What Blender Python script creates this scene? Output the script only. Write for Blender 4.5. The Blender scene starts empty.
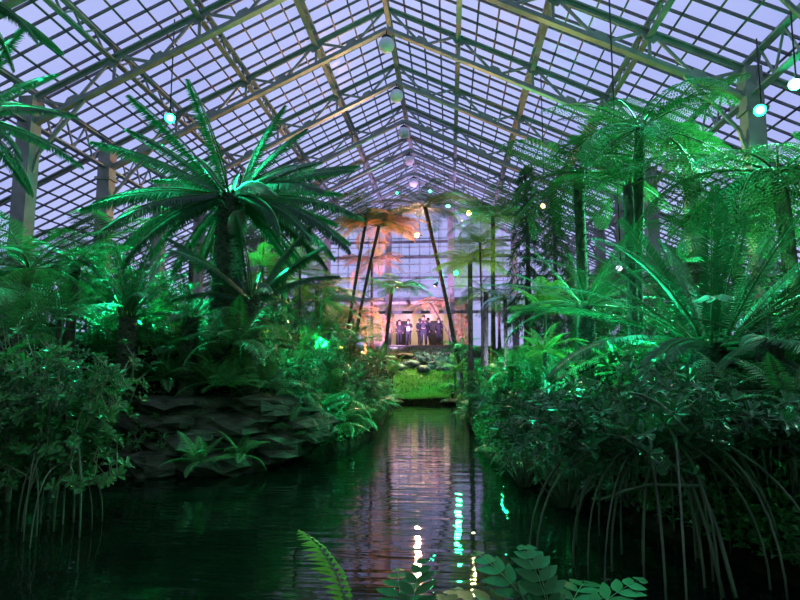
import bpy, math, random
import numpy as np
from mathutils import Vector, Matrix, Euler
R = random.Random(7)
scn = bpy.context.scene
COL = scn.collection
PI = math.pi
rad = math.radians

# ------------------------------------------------------------------ camera
CAMZ = 1.5
cam_d = bpy.data.cameras.new('camera')
cam = bpy.data.objects.new('camera', cam_d)
COL.objects.link(cam)
cam_d.sensor_width = 36.0
cam_d.lens = 26.0
cam_d.clip_end = 300
cam.location = (0, 0, CAMZ)
cam.rotation_euler = (rad(96.4), 0, rad(4.85))
scn.camera = cam
FPX = 26.0 / 36.0 * 800
_rot = Euler(cam.rotation_euler).to_matrix()

def P(px, py, Y):
    """pixel of the 800x600 frame -> world point at distance Y down the hall"""
    d = _rot @ Vector(((px - 400) / FPX, -(py - 300) / FPX, -1.0))
    s = Y / d.y
    return Vector((d.x * s, Y, CAMZ + d.z * s))

def px_size(n, Y):
    return n / FPX * Y

# ------------------------------------------------------------------ object helpers
def link(name, data, parent=None):
    o = bpy.data.objects.new(name, data)
    COL.objects.link(o)
    if parent is not None:
        o.parent = parent
    return o

def tag(o, label=None, cat=None, group=None, kind=None):
    if label: o['label'] = label
    if cat: o['category'] = cat
    if group: o['group'] = group
    if kind: o['kind'] = kind
    return o

def empty(name, loc, rz=0.0):
    o = link(name, None)
    o.location = loc
    o.rotation_euler = (0, 0, rz)
    o.empty_display_size = .2
    return o

def struct(o):
    o['kind'] = 'structure'
    return o

class MB:
    """collects numpy vertices and quads, builds ONE mesh"""
    def __init__(s):
        s.V = []; s.F = []; s.n = 0; s.M = []; s.S = []
    def add(s, v, f, m=0, smooth=False):
        v = np.asarray(v, float).reshape(-1, 3); f = np.asarray(f, int).reshape(-1, 4)
        s.V.append(v); s.F.append(f + s.n); s.n += len(v)
        s.M.append(np.full(len(f), m)); s.S.append(np.full(len(f), smooth))
    def data(s, name, mats):
        me = bpy.data.meshes.new(name)
        V = np.concatenate(s.V); F = np.concatenate(s.F)
        me.vertices.add(len(V)); me.vertices.foreach_set('co', V.ravel().astype(np.float32))
        me.loops.add(F.size); me.loops.foreach_set('vertex_index', F.ravel().astype(np.int32))
        me.polygons.add(len(F))
        me.polygons.foreach_set('loop_start', np.arange(0, F.size, 4, dtype=np.int32))
        me.polygons.foreach_set('loop_total', np.full(len(F), 4, dtype=np.int32))
        me.polygons.foreach_set('material_index', np.concatenate(s.M).astype(np.int32))
        me.polygons.foreach_set('use_smooth', np.concatenate(s.S))
        for m in (mats if isinstance(mats, (list, tuple)) else [mats]):
            me.materials.append(m)
        me.update(calc_edges=True)
        return me
    def build(s, name, mats, parent=None):
        return link(name, s.data(name, mats), parent)
    # --- shapes
    def box(s, c, size, M=None, m=0):
        x, y, z = [a / 2 for a in size]
        v = np.array([(-x,-y,-z),(x,-y,-z),(x,y,-z),(-x,y,-z),(-x,-y,z),(x,-y,z),(x,y,z),(-x,y,z)])
        if M is not None: v = v @ np.array(M.to_3x3()).T
        s.add(v + np.array(c), [(3,2,1,0),(4,5,6,7),(0,1,5,4),(1,2,6,5),(2,3,7,6),(3,0,4,7)], m)
    def bar(s, a, b, w, h, up=(0,0,1), m=0):
        a = Vector(a); b = Vector(b); d = (b - a); L = d.length; d.normalize()
        up = Vector(up); sd = d.cross(up)
        if sd.length < 1e-4: sd = d.cross(Vector((1,0,0)))
        sd.normalize(); u = sd.cross(d)
        M = Matrix((sd, d, u)).transposed()
        s.box((a + b) / 2, (w, L, h), M, m)
    def tube(s, pts, rads, n=8, m=0, cap=True, smooth=True):
        pts = [Vector(p) for p in pts]
        if not hasattr(rads, '__len__'): rads = [rads] * len(pts)
        V = []; ref = None
        for i, p in enumerate(pts):
            d = (pts[min(i+1, len(pts)-1)] - pts[max(i-1, 0)]).normalized()
            if ref is None:
                ref = d.orthogonal().normalized()
            ref = (ref - d * ref.dot(d)).normalized()
            b = d.cross(ref)
            for k in range(n):
                a = 2*PI*k/n
                V.append(p + (ref*math.cos(a) + b*math.sin(a)) * rads[i])
        F = [(i*n+k, i*n+(k+1) % n, (i+1)*n+(k+1) % n, (i+1)*n+k) for i in range(len(pts)-1) for k in range(n)]
        if cap:
            for i, fl in ((0, True), (len(pts)-1, False)):
                c = len(V); V.append(pts[i])
                for k in range(0, n, 2):
                    q = (i*n+k, i*n+(k+1) % n, i*n+(k+2) % n, c)
                    F.append(q[::-1] if fl else q)
        s.add(V, F, m, smooth)
    def lathe(s, prof, c=(0,0,0), n=20, m=0, M=None):
        V = []; k = len(prof)
        for j in range(n):
            a = 2*PI*j/n
            V += [(r*math.cos(a), r*math.sin(a), z) for r, z in prof]
        V = np.array(V)
        if M is not None: V = V @ np.array(M.to_3x3()).T
        F = [(j*k+i, ((j+1) % n)*k+i, ((j+1) % n)*k+i+1, j*k+i+1) for j in range(n) for i in range(k-1)]
        s.add(V + np.array(c), F, m, True)
    def leaves(s, pos, dr, nrm, L, W, fold=.25, curl=.15, shape='lance', m=0):
        """many folded leaves at once: pos, dr, nrm are (n,3); L, W (n,)"""
        pos = np.asarray(pos, float); n = len(pos)
        dr = np.asarray(dr, float); dr = dr / np.linalg.norm(dr, axis=1)[:, None]
        nrm = np.asarray(nrm, float)
        nrm = nrm - dr * (nrm * dr).sum(1)[:, None]
        nrm = nrm / (np.linalg.norm(nrm, axis=1)[:, None] + 1e-9)
        sd = np.cross(dr, nrm)
        L = np.broadcast_to(np.asarray(L, float), (n,))[:, None, None]
        W = np.broadcast_to(np.asarray(W, float), (n,))[:, None, None]
        if shape == 'lance':
            T = [(0,0,0),(.38,.5,fold),(1,0,-curl*2),(.38,-.5,fold),(.45,0,0)]
            Q = [(0,4,2,1),(0,3,2,4)]
        elif shape == 'obov':
            T = [(0,0,0),(.45,.36,fold*.7),(.8,.46,fold),(1,0,-curl),(.8,-.46,fold),(.45,-.36,fold*.7),(.6,0,0)]
            Q = [(0,6,2,1),(6,3,2,2),(0,5,4,6),(6,4,3,3)]
            Q = [(0,6,2,1),(0,5,4,6),(6,4,3,2)]
        elif shape == 'ovate':
            R_ = [(0,0),(.14,.3),(.34,.5),(.58,.46),(.8,.26)]
            T = [(x, w_, fold*w_*.6-curl*x*x) for x, w_ in R_] + [(x, 0, -curl*x*x) for x, w_ in R_] + [(x, -w_, fold*w_*.6-curl*x*x) for x, w_ in R_] + [(.9999,0,-curl)]
            Q = [(i, 5+i, 6+i, 1+i) for i in range(4)] + [(5+i, 10+i, 11+i, 6+i) for i in range(4)] + [(4, 9, 14, 15)]
        else:  # strap
            T = [(0,.5,0),(0,-.5,0),(.6,-.42,-curl*.6),(.6,.42,-curl*.6),(1,-.08,-curl*2),(1,.08,-curl*2)]
            Q = [(0,1,2,3),(3,2,4,5)]
        T = np.array(T); k = len(T)
        v = (pos[:, None, :] + dr[:, None, :]*T[None, :, 0:1]*L + sd[:, None, :]*T[None, :, 1:2]*W
             + nrm[:, None, :]*T[None, :, 2:3]*np.where(T[None, :, 0:1] >= 1, L, W))
        f = (np.arange(n)[:, None, None]*k + np.array(Q)[None]).reshape(-1, 4)
        s.add(v.reshape(-1, 3), f, m, shape == 'ovate')

# ------------------------------------------------------------------ materials
def new_mat(name):
    m = bpy.data.materials.new(name); m.use_nodes = True
    nt = m.node_tree
    return m, nt, nt.nodes['Principled BSDF'], nt.nodes['Material Output']

def N(nt, typ, **kw):
    n = nt.nodes.new(typ)
    for k, v in kw.items():
        if k.startswith('i_'): n.inputs[k[2:].replace('_', ' ')].default_value = v
        else: setattr(n, k, v)
    return n

def noise_mat(name, c1, c2, scale=4, rough=.7, metal=0, bump=0, bscale=None, coord='Object', spec=None, detail=4, stretch=None):
    m, nt, b, out = new_mat(name)
    tc = N(nt, 'ShaderNodeTexCoord'); no = N(nt, 'ShaderNodeTexNoise', i_Scale=scale, i_Detail=detail)
    src = tc.outputs[coord]
    if stretch:
        mp = N(nt, 'ShaderNodeMapping'); mp.inputs['Scale'].default_value = stretch
        nt.links.new(src, mp.inputs[0]); src = mp.outputs[0]
    nt.links.new(src, no.inputs['Vector'])
    cr = N(nt, 'ShaderNodeValToRGB')
    cr.color_ramp.elements[0].color = (*c1, 1); cr.color_ramp.elements[1].color = (*c2, 1)
    cr.color_ramp.elements[0].position = .35; cr.color_ramp.elements[1].position = .65
    nt.links.new(no.outputs[0], cr.inputs[0]); nt.links.new(cr.outputs[0], b.inputs['Base Color'])
    b.inputs['Roughness'].default_value = rough; b.inputs['Metallic'].default_value = metal
    if spec is not None: b.inputs['Specular IOR Level'].default_value = spec
    if bump:
        n2 = N(nt, 'ShaderNodeTexNoise', i_Scale=bscale or scale*4, i_Detail=5)
        nt.links.new(src, n2.inputs['Vector'])
        bp = N(nt, 'ShaderNodeBump', i_Strength=bump, i_Distance=.05)
        nt.links.new(n2.outputs[0], bp.inputs['Height']); nt.links.new(bp.outputs[0], b.inputs['Normal'])
    return m

def leaf_mat(name, c1, c2, rough=.4, trans=.35, spec=.5):
    """leaf: colour varies from plant to plant, some light passes through the blade"""
    m, nt, b, out = new_mat(name)
    oi = N(nt, 'ShaderNodeObjectInfo'); tc = N(nt, 'ShaderNodeTexCoord')
    no = N(nt, 'ShaderNodeTexNoise', i_Scale=22.0, i_Detail=1)
    nt.links.new(tc.outputs['Object'], no.inputs['Vector'])
    ad = N(nt, 'ShaderNodeMath', operation='MULTIPLY_ADD'); ad.inputs[1].default_value = .45; 
    nt.links.new(oi.outputs['Random'], ad.inputs[0])
    mu = N(nt, 'ShaderNodeMath', operation='MULTIPLY'); mu.inputs[1].default_value = .65
    nt.links.new(no.outputs[0], mu.inputs[0]); nt.links.new(mu.outputs[0], ad.inputs[2])
    mx = N(nt, 'ShaderNodeMix', data_type='RGBA')
    mx.inputs[6].default_value = (*c1, 1); mx.inputs[7].default_value = (*c2, 1)
    nt.links.new(ad.outputs[0], mx.inputs[0])
    nt.links.new(mx.outputs[2], b.inputs['Base Color'])
    b.inputs['Roughness'].default_value = rough
    b.inputs['Specular IOR Level'].default_value = spec
    tr = N(nt, 'ShaderNodeBsdfTranslucent'); nt.links.new(mx.outputs[2], tr.inputs[0])
    ms = N(nt, 'ShaderNodeMixShader'); ms.inputs[0].default_value = trans
    nt.links.new(b.outputs[0], ms.inputs[1]); nt.links.new(tr.outputs[0], ms.inputs[2])
    nt.links.new(ms.outputs[0], out.inputs[0])
    return m

def emit_mat(name, col, st):
    m, nt, b, out = new_mat(name)
    b.inputs['Base Color'].default_value = (.8, .8, .8, 1)
    b.inputs['Emission Color'].default_value = (*col, 1); b.inputs['Emission Strength'].default_value = st
    return m

MT = {}
MT['cycad'] = leaf_mat('cycad_leaf', (.02,.085,.04), (.045,.16,.065), .36, .14, .55)
MT['cycaddark'] = leaf_mat('dark_cycad_leaf', (.015,.06,.035), (.035,.12,.06), .4, .12, .5)
MT['treefern'] = leaf_mat('tree_fern_leaf', (.025,.085,.03), (.065,.17,.05), .5, .28, .35)
MT['fern'] = leaf_mat('fern_leaf', (.025,.1,.035), (.07,.2,.06), .38, .25, .5)
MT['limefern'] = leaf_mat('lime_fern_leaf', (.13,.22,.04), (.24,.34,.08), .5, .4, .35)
MT['bush'] = leaf_mat('glossy_bush_leaf', (.02,.085,.04), (.05,.15,.06), .3, .15, .45)
MT['broad'] = leaf_mat('broad_leaf', (.015,.07,.025), (.04,.12,.04), .5, .2, .22)
MT['blue'] = leaf_mat('blue_leaf', (.12,.25,.3), (.25,.4,.45), .5, .3, .4)
MT['conifer'] = leaf_mat('conifer_needle', (.03,.09,.05), (.06,.15,.07), .6, .2, .3)
MT['orangelit'] = leaf_mat('orange_lit_frond', (.3,.14,.06), (.5,.27,.12), .7, .4, .2)  # brown leaf with the orange lamplight put into its colour
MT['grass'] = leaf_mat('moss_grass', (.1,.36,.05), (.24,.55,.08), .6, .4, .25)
MT['stem'] = noise_mat('green_stem', (.06,.12,.04), (.12,.18,.07), 6, .5)
MT['twig'] = noise_mat('brown_twig', (.12,.1,.08), (.24,.2,.16), 9, .7, bump=.3)
MT['root'] = noise_mat('aerial_root', (.07,.055,.05), (.16,.13,.11), 8, .65, bump=.4, stretch=(1,1,.3))
MT['trunk'] = noise_mat('cycad_trunk', (.04,.035,.03), (.13,.11,.09), 18, .85, bump=.9, bscale=40, stretch=(1,1,2.2))
MT['fibre'] = noise_mat('tree_fern_trunk', (.04,.03,.025), (.14,.1,.08), 14, .9, bump=.8, bscale=50, stretch=(1,1,.4))
MT['rock'] = noise_mat('limestone', (.025,.022,.019), (.09,.078,.065), 3, .85, bump=.7, bscale=12, stretch=(1,1,3), spec=.2)
MT['bluerock'] = noise_mat('wet_slate_rock', (.05,.065,.08), (.12,.15,.18), 4, .5, bump=.7, bscale=14)
MT['soil'] = noise_mat('soil', (.006,.005,.004), (.02,.015,.01), 6, .95, bump=.8, bscale=20, spec=.03)
MT['steel'] = noise_mat('painted_steel', (.19,.225,.21), (.29,.33,.31), 2.5, .5, 0, .08, 30)
MT['darksteel'] = noise_mat('dark_glazing_bar', (.07,.08,.085), (.12,.13,.135), 3, .55)
MT['black'] = noise_mat('black_metal', (.01,.01,.01), (.03,.03,.03), 5, .5)
MT['concrete'] = noise_mat('concrete', (.2,.18,.16), (.32,.3,.27), 3, .85, bump=.3)
MT['plaster'] = noise_mat('pale_plaster', (.6,.52,.42), (.72,.64,.52), 2, .8)
MT['colpaint'] = noise_mat('column_paint', (.2,.19,.18), (.3,.28,.27), 2, .6, 0, .1, 20)

# roof glass: thin, faintly frosted greenhouse pane
def glass_mat(name, tint, frost, gloss=.06):
    m, nt, b, out = new_mat(name)
    nt.nodes.remove(b)
    t = N(nt, 'ShaderNodeBsdfTransparent'); t.inputs[0].default_value = (*tint, 1)
    d = N(nt, 'ShaderNodeBsdfTranslucent'); d.inputs[0].default_value = (.85,.85,.88,1)
    d2 = N(nt, 'ShaderNodeBsdfDiffuse'); d2.inputs[0].default_value = (.6,.6,.62,1)
    g = N(nt, 'ShaderNodeBsdfGlossy'); g.inputs['Roughness'].default_value = .3
    tc = N(nt, 'ShaderNodeTexCoord'); no = N(nt, 'ShaderNodeTexNoise', i_Scale=.6, i_Detail=3)
    nt.links.new(tc.outputs['Object'], no.inputs['Vector'])
    mr = N(nt, 'ShaderNodeMapRange'); mr.inputs[1].default_value=.3; mr.inputs[2].default_value=.7
    mr.inputs[3].default_value = frost*.6; mr.inputs[4].default_value = frost*1.4
    nt.links.new(no.outputs[0], mr.inputs[0])
    m0 = N(nt, 'ShaderNodeMixShader'); m0.inputs[0].default_value = .3
    nt.links.new(d.outputs[0], m0.inputs[1]); nt.links.new(d2.outputs[0], m0.inputs[2])
    m1 = N(nt, 'ShaderNodeMixShader'); nt.links.new(mr.outputs[0], m1.inputs[0])
    nt.links.new(t.outputs[0], m1.inputs[1]); nt.links.new(m0.outputs[0], m1.inputs[2])
    m2 = N(nt, 'ShaderNodeMixShader'); m2.inputs[0].default_value = gloss
    nt.links.new(m1.outputs[0], m2.inputs[1]); nt.links.new(g.outputs[0], m2.inputs[2])
    nt.links.new(m2.outputs[0], out.inputs[0])
    return m
MT['glass'] = glass_mat('roof_glass', (.95,.95,.97), .07, .01)
MT['wallglass'] = glass_mat('gable_glass', (.95,.9,.97), .3, .02)

# ------------------------------------------------------------------ world: dusk sky
w = bpy.data.worlds.new('dusk'); scn.world = w; w.use_nodes = True
nt = w.node_tree; bg = nt.nodes['Background']
tc = N(nt, 'ShaderNodeTexCoord'); no = N(nt, 'ShaderNodeTexNoise', i_Scale=3.0, i_Detail=3)
nt.links.new(tc.outputs['Generated'], no.inputs['Vector'])
cr = N(nt, 'ShaderNodeValToRGB')
cr.color_ramp.elements[0].position=.3; cr.color_ramp.elements[1].position=.75
cr.color_ramp.elements[0].color=(.36,.42,.84,1); cr.color_ramp.elements[1].color=(.56,.62,.99,1)
nt.links.new(no.outputs[0], cr.inputs[0]); nt.links.new(cr.outputs[0], bg.inputs[0])
bg.inputs[1].default_value = 1.12
scn.cycles.sample_clamp_indirect = 3.0
scn.cycles.max_bounces = 6; scn.cycles.diffuse_bounces = 2; scn.cycles.transparent_max_bounces = 12
scn.view_settings.view_transform = 'Standard'
scn.view_settings.look = 'None'
scn.view_settings.exposure = 0.0
scn.view_settings.gamma = 1.0
# ------------------------------------------------------------------ the glasshouse
H = 11.35
XR = -2.03                      # ridge line
ZP = CAMZ + H                   # underside of the truss peak
SL = .48                        # fall of the roof per metre
HW = 9.75                       # column rows, either side of the ridge
HWO = 18.6                      # outer eaves
TD = .85                        # truss depth
BAY = 3.75
Y0 = 14.75
YA, YB = -4.0, 40.4
def zch(x): return ZP - SL*abs(x - XR)          # lower chord
def zrf(x): return zch(x) + TD + .35            # glass plane
csl = math.cos(math.atan(SL))
NB = 4
purl = [HW*k/NB for k in range(0, NB+1)]

for side, sg in (('left', -1), ('right', 1)):
    g = MB()
    nrm = Vector((sg*SL, 0, 1)).normalized()
    x0, x1 = XR, XR + sg*HWO
    g.add([(x0,YA,zrf(x0)),(x1,YA,zrf(x1)),(x1,YB,zrf(x1)),(x0,YB,zrf(x0))], [(0,1,2,3)])
    roof = struct(g.build('ceiling_'+side, MT['glass']))
    b = MB()                    # glazing bars down the slope, fifteen to two bays
    n = int(round((YB-YA)/(BAY/6)))
    for i in range(n+1):
        y = YA + (YB-YA)*i/n
        b.bar((x0,y,zrf(x0)-.02), (x1,y,zrf(x1)-.02), .042, .075, nrm)
    b.build('glazing_bars', MT['darksteel'], roof)
    b = MB()
    k = 0
    while k*HW/NB/4 <= HWO:
        if 1:
            x = XR + sg*k*HW/NB/4
            b.bar((x,YA,zrf(x)-.03), (x,YB,zrf(x)-.03), .05, .05, nrm)
        k += 1
    b.build('cross_bars', MT['darksteel'], roof)

# longitudinal girders: laced purlins on the upper side of the trusses, and the deeper one over each column row
k = 0
for sg in (-1, 1):
    for j in range(0 if sg < 0 else 1, NB+1):
        x = XR + sg*purl[j]
        b = MB()
        deep = j == NB
        zt = zrf(x) - .14
        dp = .95 if deep else .38
        wd = .16 if not deep else .2
        b.bar((x,YA,zt), (x,YB,zt), wd, .06); b.bar((x,YA,zt-dp), (x,YB,zt-dp), wd, .06)
        st = .5 if deep else .42
        n = int((YB-YA)/st); s2 = (YB-YA)/n
        for i in range(n):
            y = YA + i*s2
            a, c = ((zt-.03, zt-dp+.03) if i % 2 == 0 else (zt-dp+.03, zt-.03))
            b.bar((x,y,a), (x,y+s2,c), .05, .045, (1,0,0))
        k += 1
        o = struct(b.build('ceiling_beam_%d' % k, MT['steel']))

# trusses
ORD = ['over the viewer', 'just ahead of the viewer', 'crossing the top of the view', 'behind the hanging globe at upper right', 'with its columns in view, carrying the green floodlights',
       'above the nearest ridge globe', 'above the second ridge globe', 'above the third ridge globe', 'above the fourth ridge globe', 'above the fifth ridge globe', 'last before the far gable wall']
def truss(y, label, z0l, z0r):
    e = empty('roof_truss', (XR, y, 0))
    tag(e, 'pale green steel lattice roof truss ' + label, 'roof truss', 'roof trusses')
    for sg in (-1, 1):
        b = MB(); X = sg*HWO
        f = lambda x: ZP - SL*abs(x)
        nr = (sg*SL, 0, 1)
        b.bar((0,0,f(0)), (sg*(HW+.1),0,f(HW+.1)), .2, .05, nr)
        b.bar((0,0,f(0)+.09), (sg*(HW+.1),0,f(HW+.1)+.09), .03, .14, nr)
        b.build('lower_chord', MT['steel'], e)
        b = MB()
        b.bar((0,0,f(0)+TD), (X,0,f(X)+TD), .18, .05, nr)
        b.bar((0,0,f(0)+TD-.08), (X,0,f(X)+TD-.08), .03, .12, nr)
        b.build('upper_chord', MT['steel'], e)
        b = MB(); gp = MB()
        st = HW/NB
        for j in range(NB):
            xa, xm, xb = sg*j*st, sg*(j+.5)*st, sg*(j+1)*st
            b.bar((xa,0,f(xa)+TD), (xm,0,f(xm)), .08, .05, (0,1,0))
            b.bar((xm,0,f(xm)), (xb,0,f(xb)+TD), .08, .05, (0,1,0))
            b.bar((xb,0,f(xb)), (xb,0,f(xb)+TD), .08, .05, (0,1,0))
            for xx, zz, up in ((xm, 0, 1), (xb, TD, -1)):
                # gusset plate: a flat trapezium
                w1, w2, hh = .34, .12, .3*up
                zz2 = f(xx)+zz
                dx = -sg*SL
                v = []
                for yy in (-.02, .02):
                    v += [(xx-w1, yy, zz2 - dx*w1*1), (xx+w1, yy, zz2 + dx*w1*1), (xx+w2, yy, zz2+hh+dx*w2), (xx-w2, yy, zz2+hh-dx*w2)]
                gp.add(v, [(0,1,2,3),(7,6,5,4),(0,4,5,1),(1,5,6,2),(2,6,7,3),(3,7,4,0)])
        b.build('lattice_web', MT['steel'], e); tag(gp.build('gusset_plate', MT['steel'], e), kind='stuff')
        # column under the end of the truss
        cb = MB(); xc = sg*HW; zt = f(HW)+TD
        zb = 0.4
        cb.box((xc,0,(zt+zb)/2), (.42,.42,zt-zb))
        cb.box((xc,0,zt-1.15), (.54,.54,.1)); 
        cb.build('column', MT['colpaint'], e)
        # curved bracket between column and chord
        br = MB()
        pts = [(sg*(HW-.2), 0, f(HW)-1.3), (sg*(HW-.35),0,f(HW)-.75), (sg*(HW-.8),0,f(HW)-.2), (sg*(HW-1.6),0,f(HW-1.6)-.02)]
        for p, q in zip(pts, pts[1:]): br.bar(p, q, .08, .08, (0,1,0))
        br.build('bracket', MT['steel'], e)
    return e
for i in range(11):
    truss(Y0 + (i-4)*BAY, ORD[i], 1, 1)

# side walls: low masonry with glazing above, mostly behind plants
for side, sg in (('left', -1), ('right', 1)):
    x = XR + sg*HWO; zt = zrf(x)
    b = MB(); b.box((x, (YA+YB)/2, .9), (.3, YB-YA, 2.2)); wl = struct(b.build('wall_'+side, MT['concrete']))
    g = MB(); g.box((x, (YA+YB)/2, (zt+2)/2), (.02, YB-YA, zt-2)); g.build('glazing', MT['glass'], wl)
    b = MB()
    n = 92
    for i in range(n+1):
        y = YA + (YB-YA)*i/n
        b.box((x-sg*.03, y, (zt+2)/2), (.1, .05, zt-2))
    for zz in (2.05, 3.5, zt-.05): b.box((x-sg*.03, (YA+YB)/2, zz), (.12, YB-YA, .08))
    b.build('glazing_bars', MT['darksteel'], wl)
b = MB(); b.box((XR, YA-.15, 5.5), (2*HWO, .3, 14.5)); struct(b.build('wall_back', MT['concrete']))

# far gable
YW = YB
b = MB(); zf = 2.72
gl = MB()
zt = zrf(XR)
zl = zrf(XR-HWO)
DX0, DX1, DZ = XR-2.2, XR+2.2, 5.15     # the wide entrance opening
# panes: left, right, above the opening
gl.add([(XR-HWO,YW,1),(DX0,YW,1),(DX0,YW,zrf(DX0)),(XR-HWO,YW,zl)], [(0,1,2,3)])
gl.add([(DX1,YW,1),(XR+HWO,YW,1),(XR+HWO,YW,zl),(DX1,YW,zrf(DX1))], [(0,1,2,3)])
gl.add([(DX0,YW,DZ),(XR,YW,DZ),(XR,YW,zt),(DX0,YW,zrf(DX0))], [(0,1,2,3)])
gl.add([(XR,YW,DZ),(DX1,YW,DZ),(DX1,YW,zrf(DX1)),(XR,YW,zt)], [(0,1,2,3)])
wf = struct(gl.build('wall_far', MT['wallglass']))
b = MB()
for k in range(-25, 26):
    x = XR + k*.73
    z0 = DZ if DX0 < x < DX1 else 1.0
    b.box((x, YW-.04, (zrf(x)+z0)/2), (.05, .1, zrf(x)-z0))
zz = 6.1
while zz < zt:
    hw = min(HWO, (zt-zz)/SL)
    b.box((XR, YW-.04, zz), (2*hw, .08, .045)); zz += .62
b.build('mullions', MT['steel'], wf)
b = MB()
for x in (XR-6.6, DX0, DX1, XR+6.6):
    b.box((x, YW-.2, (zrf(x)+1)/2), (.42, .36, zrf(x)-1))
b.build('gable_columns', MT['colpaint'], wf)
b = MB()
for zz, h in ((10.15,.16),(9.05,.16),(7.6,.12),(6.05,.26),(DZ,.2)):
    hw = min(HWO, (zt-zz)/SL)
    b.box((XR, YW-.25, zz), (2*hw, .22, h))
b.build('transoms', MT['darksteel'], wf)

# lobby beyond the opening, with a pale lit wall
b = MB()
b.box((XR, YW+3.6, 4.1), (6.6, .2, 3.4)); lob = struct(b.build('wall_lobby', MT['plaster']))
b = MB(); b.box((XR-3.3, YW+1.8, 4.1), (.2, 3.6, 3.4)); b.box((XR+3.3, YW+1.8, 4.1), (.2, 3.6, 3.4)); b.build('side_walls', MT['plaster'], lob)
b = MB(); b.box((XR, YW+1.9, 5.85), (6.9, 3.9, .2)); struct(b.build('ceiling_lobby', MT['plaster']))
b = MB(); b.box((XR, YW-1.0+1.6, zf-.2), (9.5, 6.3, .4)); struct(b.build('floor', MT['concrete']))

# doors at the back of the lobby
for i, dx in enumerate((-1.5, 1.1)):
    b = MB(); x = XR+dx
    b.box((x, YW+3.46, zf+1.05), (.95, .06, 2.1)); d = struct(b.build('door_%d' % (i+1), MT['black']))
    b = MB(); b.box((x+.36, YW+3.4, zf+1.0), (.04, .06, .3)); b.build('handle', MT['steel'], d)

# hanging globes
gm, gnt, gb, go = new_mat('opal_glass')
gb.inputs['Base Color'].default_value = (.75,.75,.82,1); gb.inputs['Roughness'].default_value = .25
gb.inputs['Subsurface Weight'].default_value = .3; gb.inputs['Subsurface Radius'].default_value = (.1,.1,.1)
def globe(x, y, z, zchord, label, r=.27):
    e = empty('pendant_globe', (x, y, z)); tag(e, label, 'pendant lamp', 'white globe pendants under the roof')
    b = MB(); b.lathe([(r*math.sin(a), -r*math.cos(a)) for a in [PI*i/14 for i in range(14)]] + [(.06, r*.98)], n=24)
    b.build('globe', gm, e)
    b = MB(); b.lathe([(0, r*.9),(.16, r*.86),(.17, r*1.0),(.09, r*1.3),(.03, r*1.45),(0, r*1.45)], n=16); b.build('cap', MT['black'], e)
    b = MB(); b.tube([(0,0,r*1.3),(0,0,zchord-z)], .02, 6); b.build('stem', MT['black'], e)
for i, nm in enumerate(('nearest and largest', 'second', 'third', 'fourth', 'fifth and smallest')):
    y = Y0 + (i+1)*BAY
    globe(XR, y, zch(XR)-.52, zch(XR)+.05, '%s of the white globe lamps hanging in a row below the roof ridge' % nm)
globe(4.75, Y0-BAY, zch(4.75)-.5, zch(4.75)+.03, 'white globe lamp hanging from the right roof slope at the top edge', .3)
# ------------------------------------------------------------------ ground, banks, water
def interp(tab, y):
    if y <= tab[0][0]: return tab[0][1]
    for (a, va), (b, vb) in zip(tab, tab[1:]):
        if y <= b: return va + (vb-va)*(y-a)/(b-a)
    return tab[-1][1]
XL_T = [(0,-7.5),(3.5,-6.4),(5.4,-5.6),(6.3,-5.3),(7.5,-5.0),(8.6,-4.2),(9.2,-2.8),(9.8,-2.1),(11,-1.75),(13.3,-1.65),(18,-1.95),(22,-2.35)]
XR_T = [(0,2.7),(4.0,2.45),(5.0,2.1),(5.8,1.75),(7,1.15),(8.6,.75),(11.6,.5),(16,.5),(22,.6)]
def noise2(x, y):
    return (math.sin(x*1.7+y*.9)+math.sin(x*.63-y*1.31+2)+math.sin(x*2.9+1.2+y*2.3)*.5)*.12
def ground_z(x, y):
    l, r = interp(XL_T, y), interp(XR_T, y)
    if x < l: d = l-x; dl = True
    elif x > r: d = x-r; dl = False
    else: d = -min(x-l, r-x)
    far = 0
    if y > 22.3:
        # the far shore closes the pond and climbs to the entrance terrace
        t = min(1, (y-22.3)/14)
        far = .22 + 2.3*t*t*(3-2*t)*.95 if y > 22.3 else 0
        if y > 36.5: far = 2.45
    if d <= 0:
        base = -.5 if d < -.3 else -.5*(-d/.3)
        if y > 22.3: return far + noise2(x, y)*.25*min(1, (40-y)/4 if y<40 else 0)
        return base
    if dl:
        top = 2.05 if y < 15 else 2.1
        if y < 7: top = 1.6
        h = top*(1-math.exp(-d/1.3))*1.0
    else:
        h = 1.55*(1-math.exp(-d/1.5))
        if y > 8: h *= 1+.15*min(1, (y-8)/8)
    h += .12 + noise2(x, y)*min(1, d)
    if y > 22.3: 
        h = max(h*.9, far+.0) if y < 35 else max(min(h, 2.5), far)
    return max(h, .05)
nx, ny = 160, 190
xs = np.linspace(XR-HWO, XR+HWO, nx); ys = np.linspace(-3.9, 41, ny)
V = [(x, y, ground_z(x, y)) for y in ys for x in xs]
F = [(j*nx+i, j*nx+i+1, (j+1)*nx+i+1, (j+1)*nx+i) for j in range(ny-1) for i in range(nx-1)]
b = MB(); b.add(V, F, 0, True)
struct(b.build('ground', MT['soil']))

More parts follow.
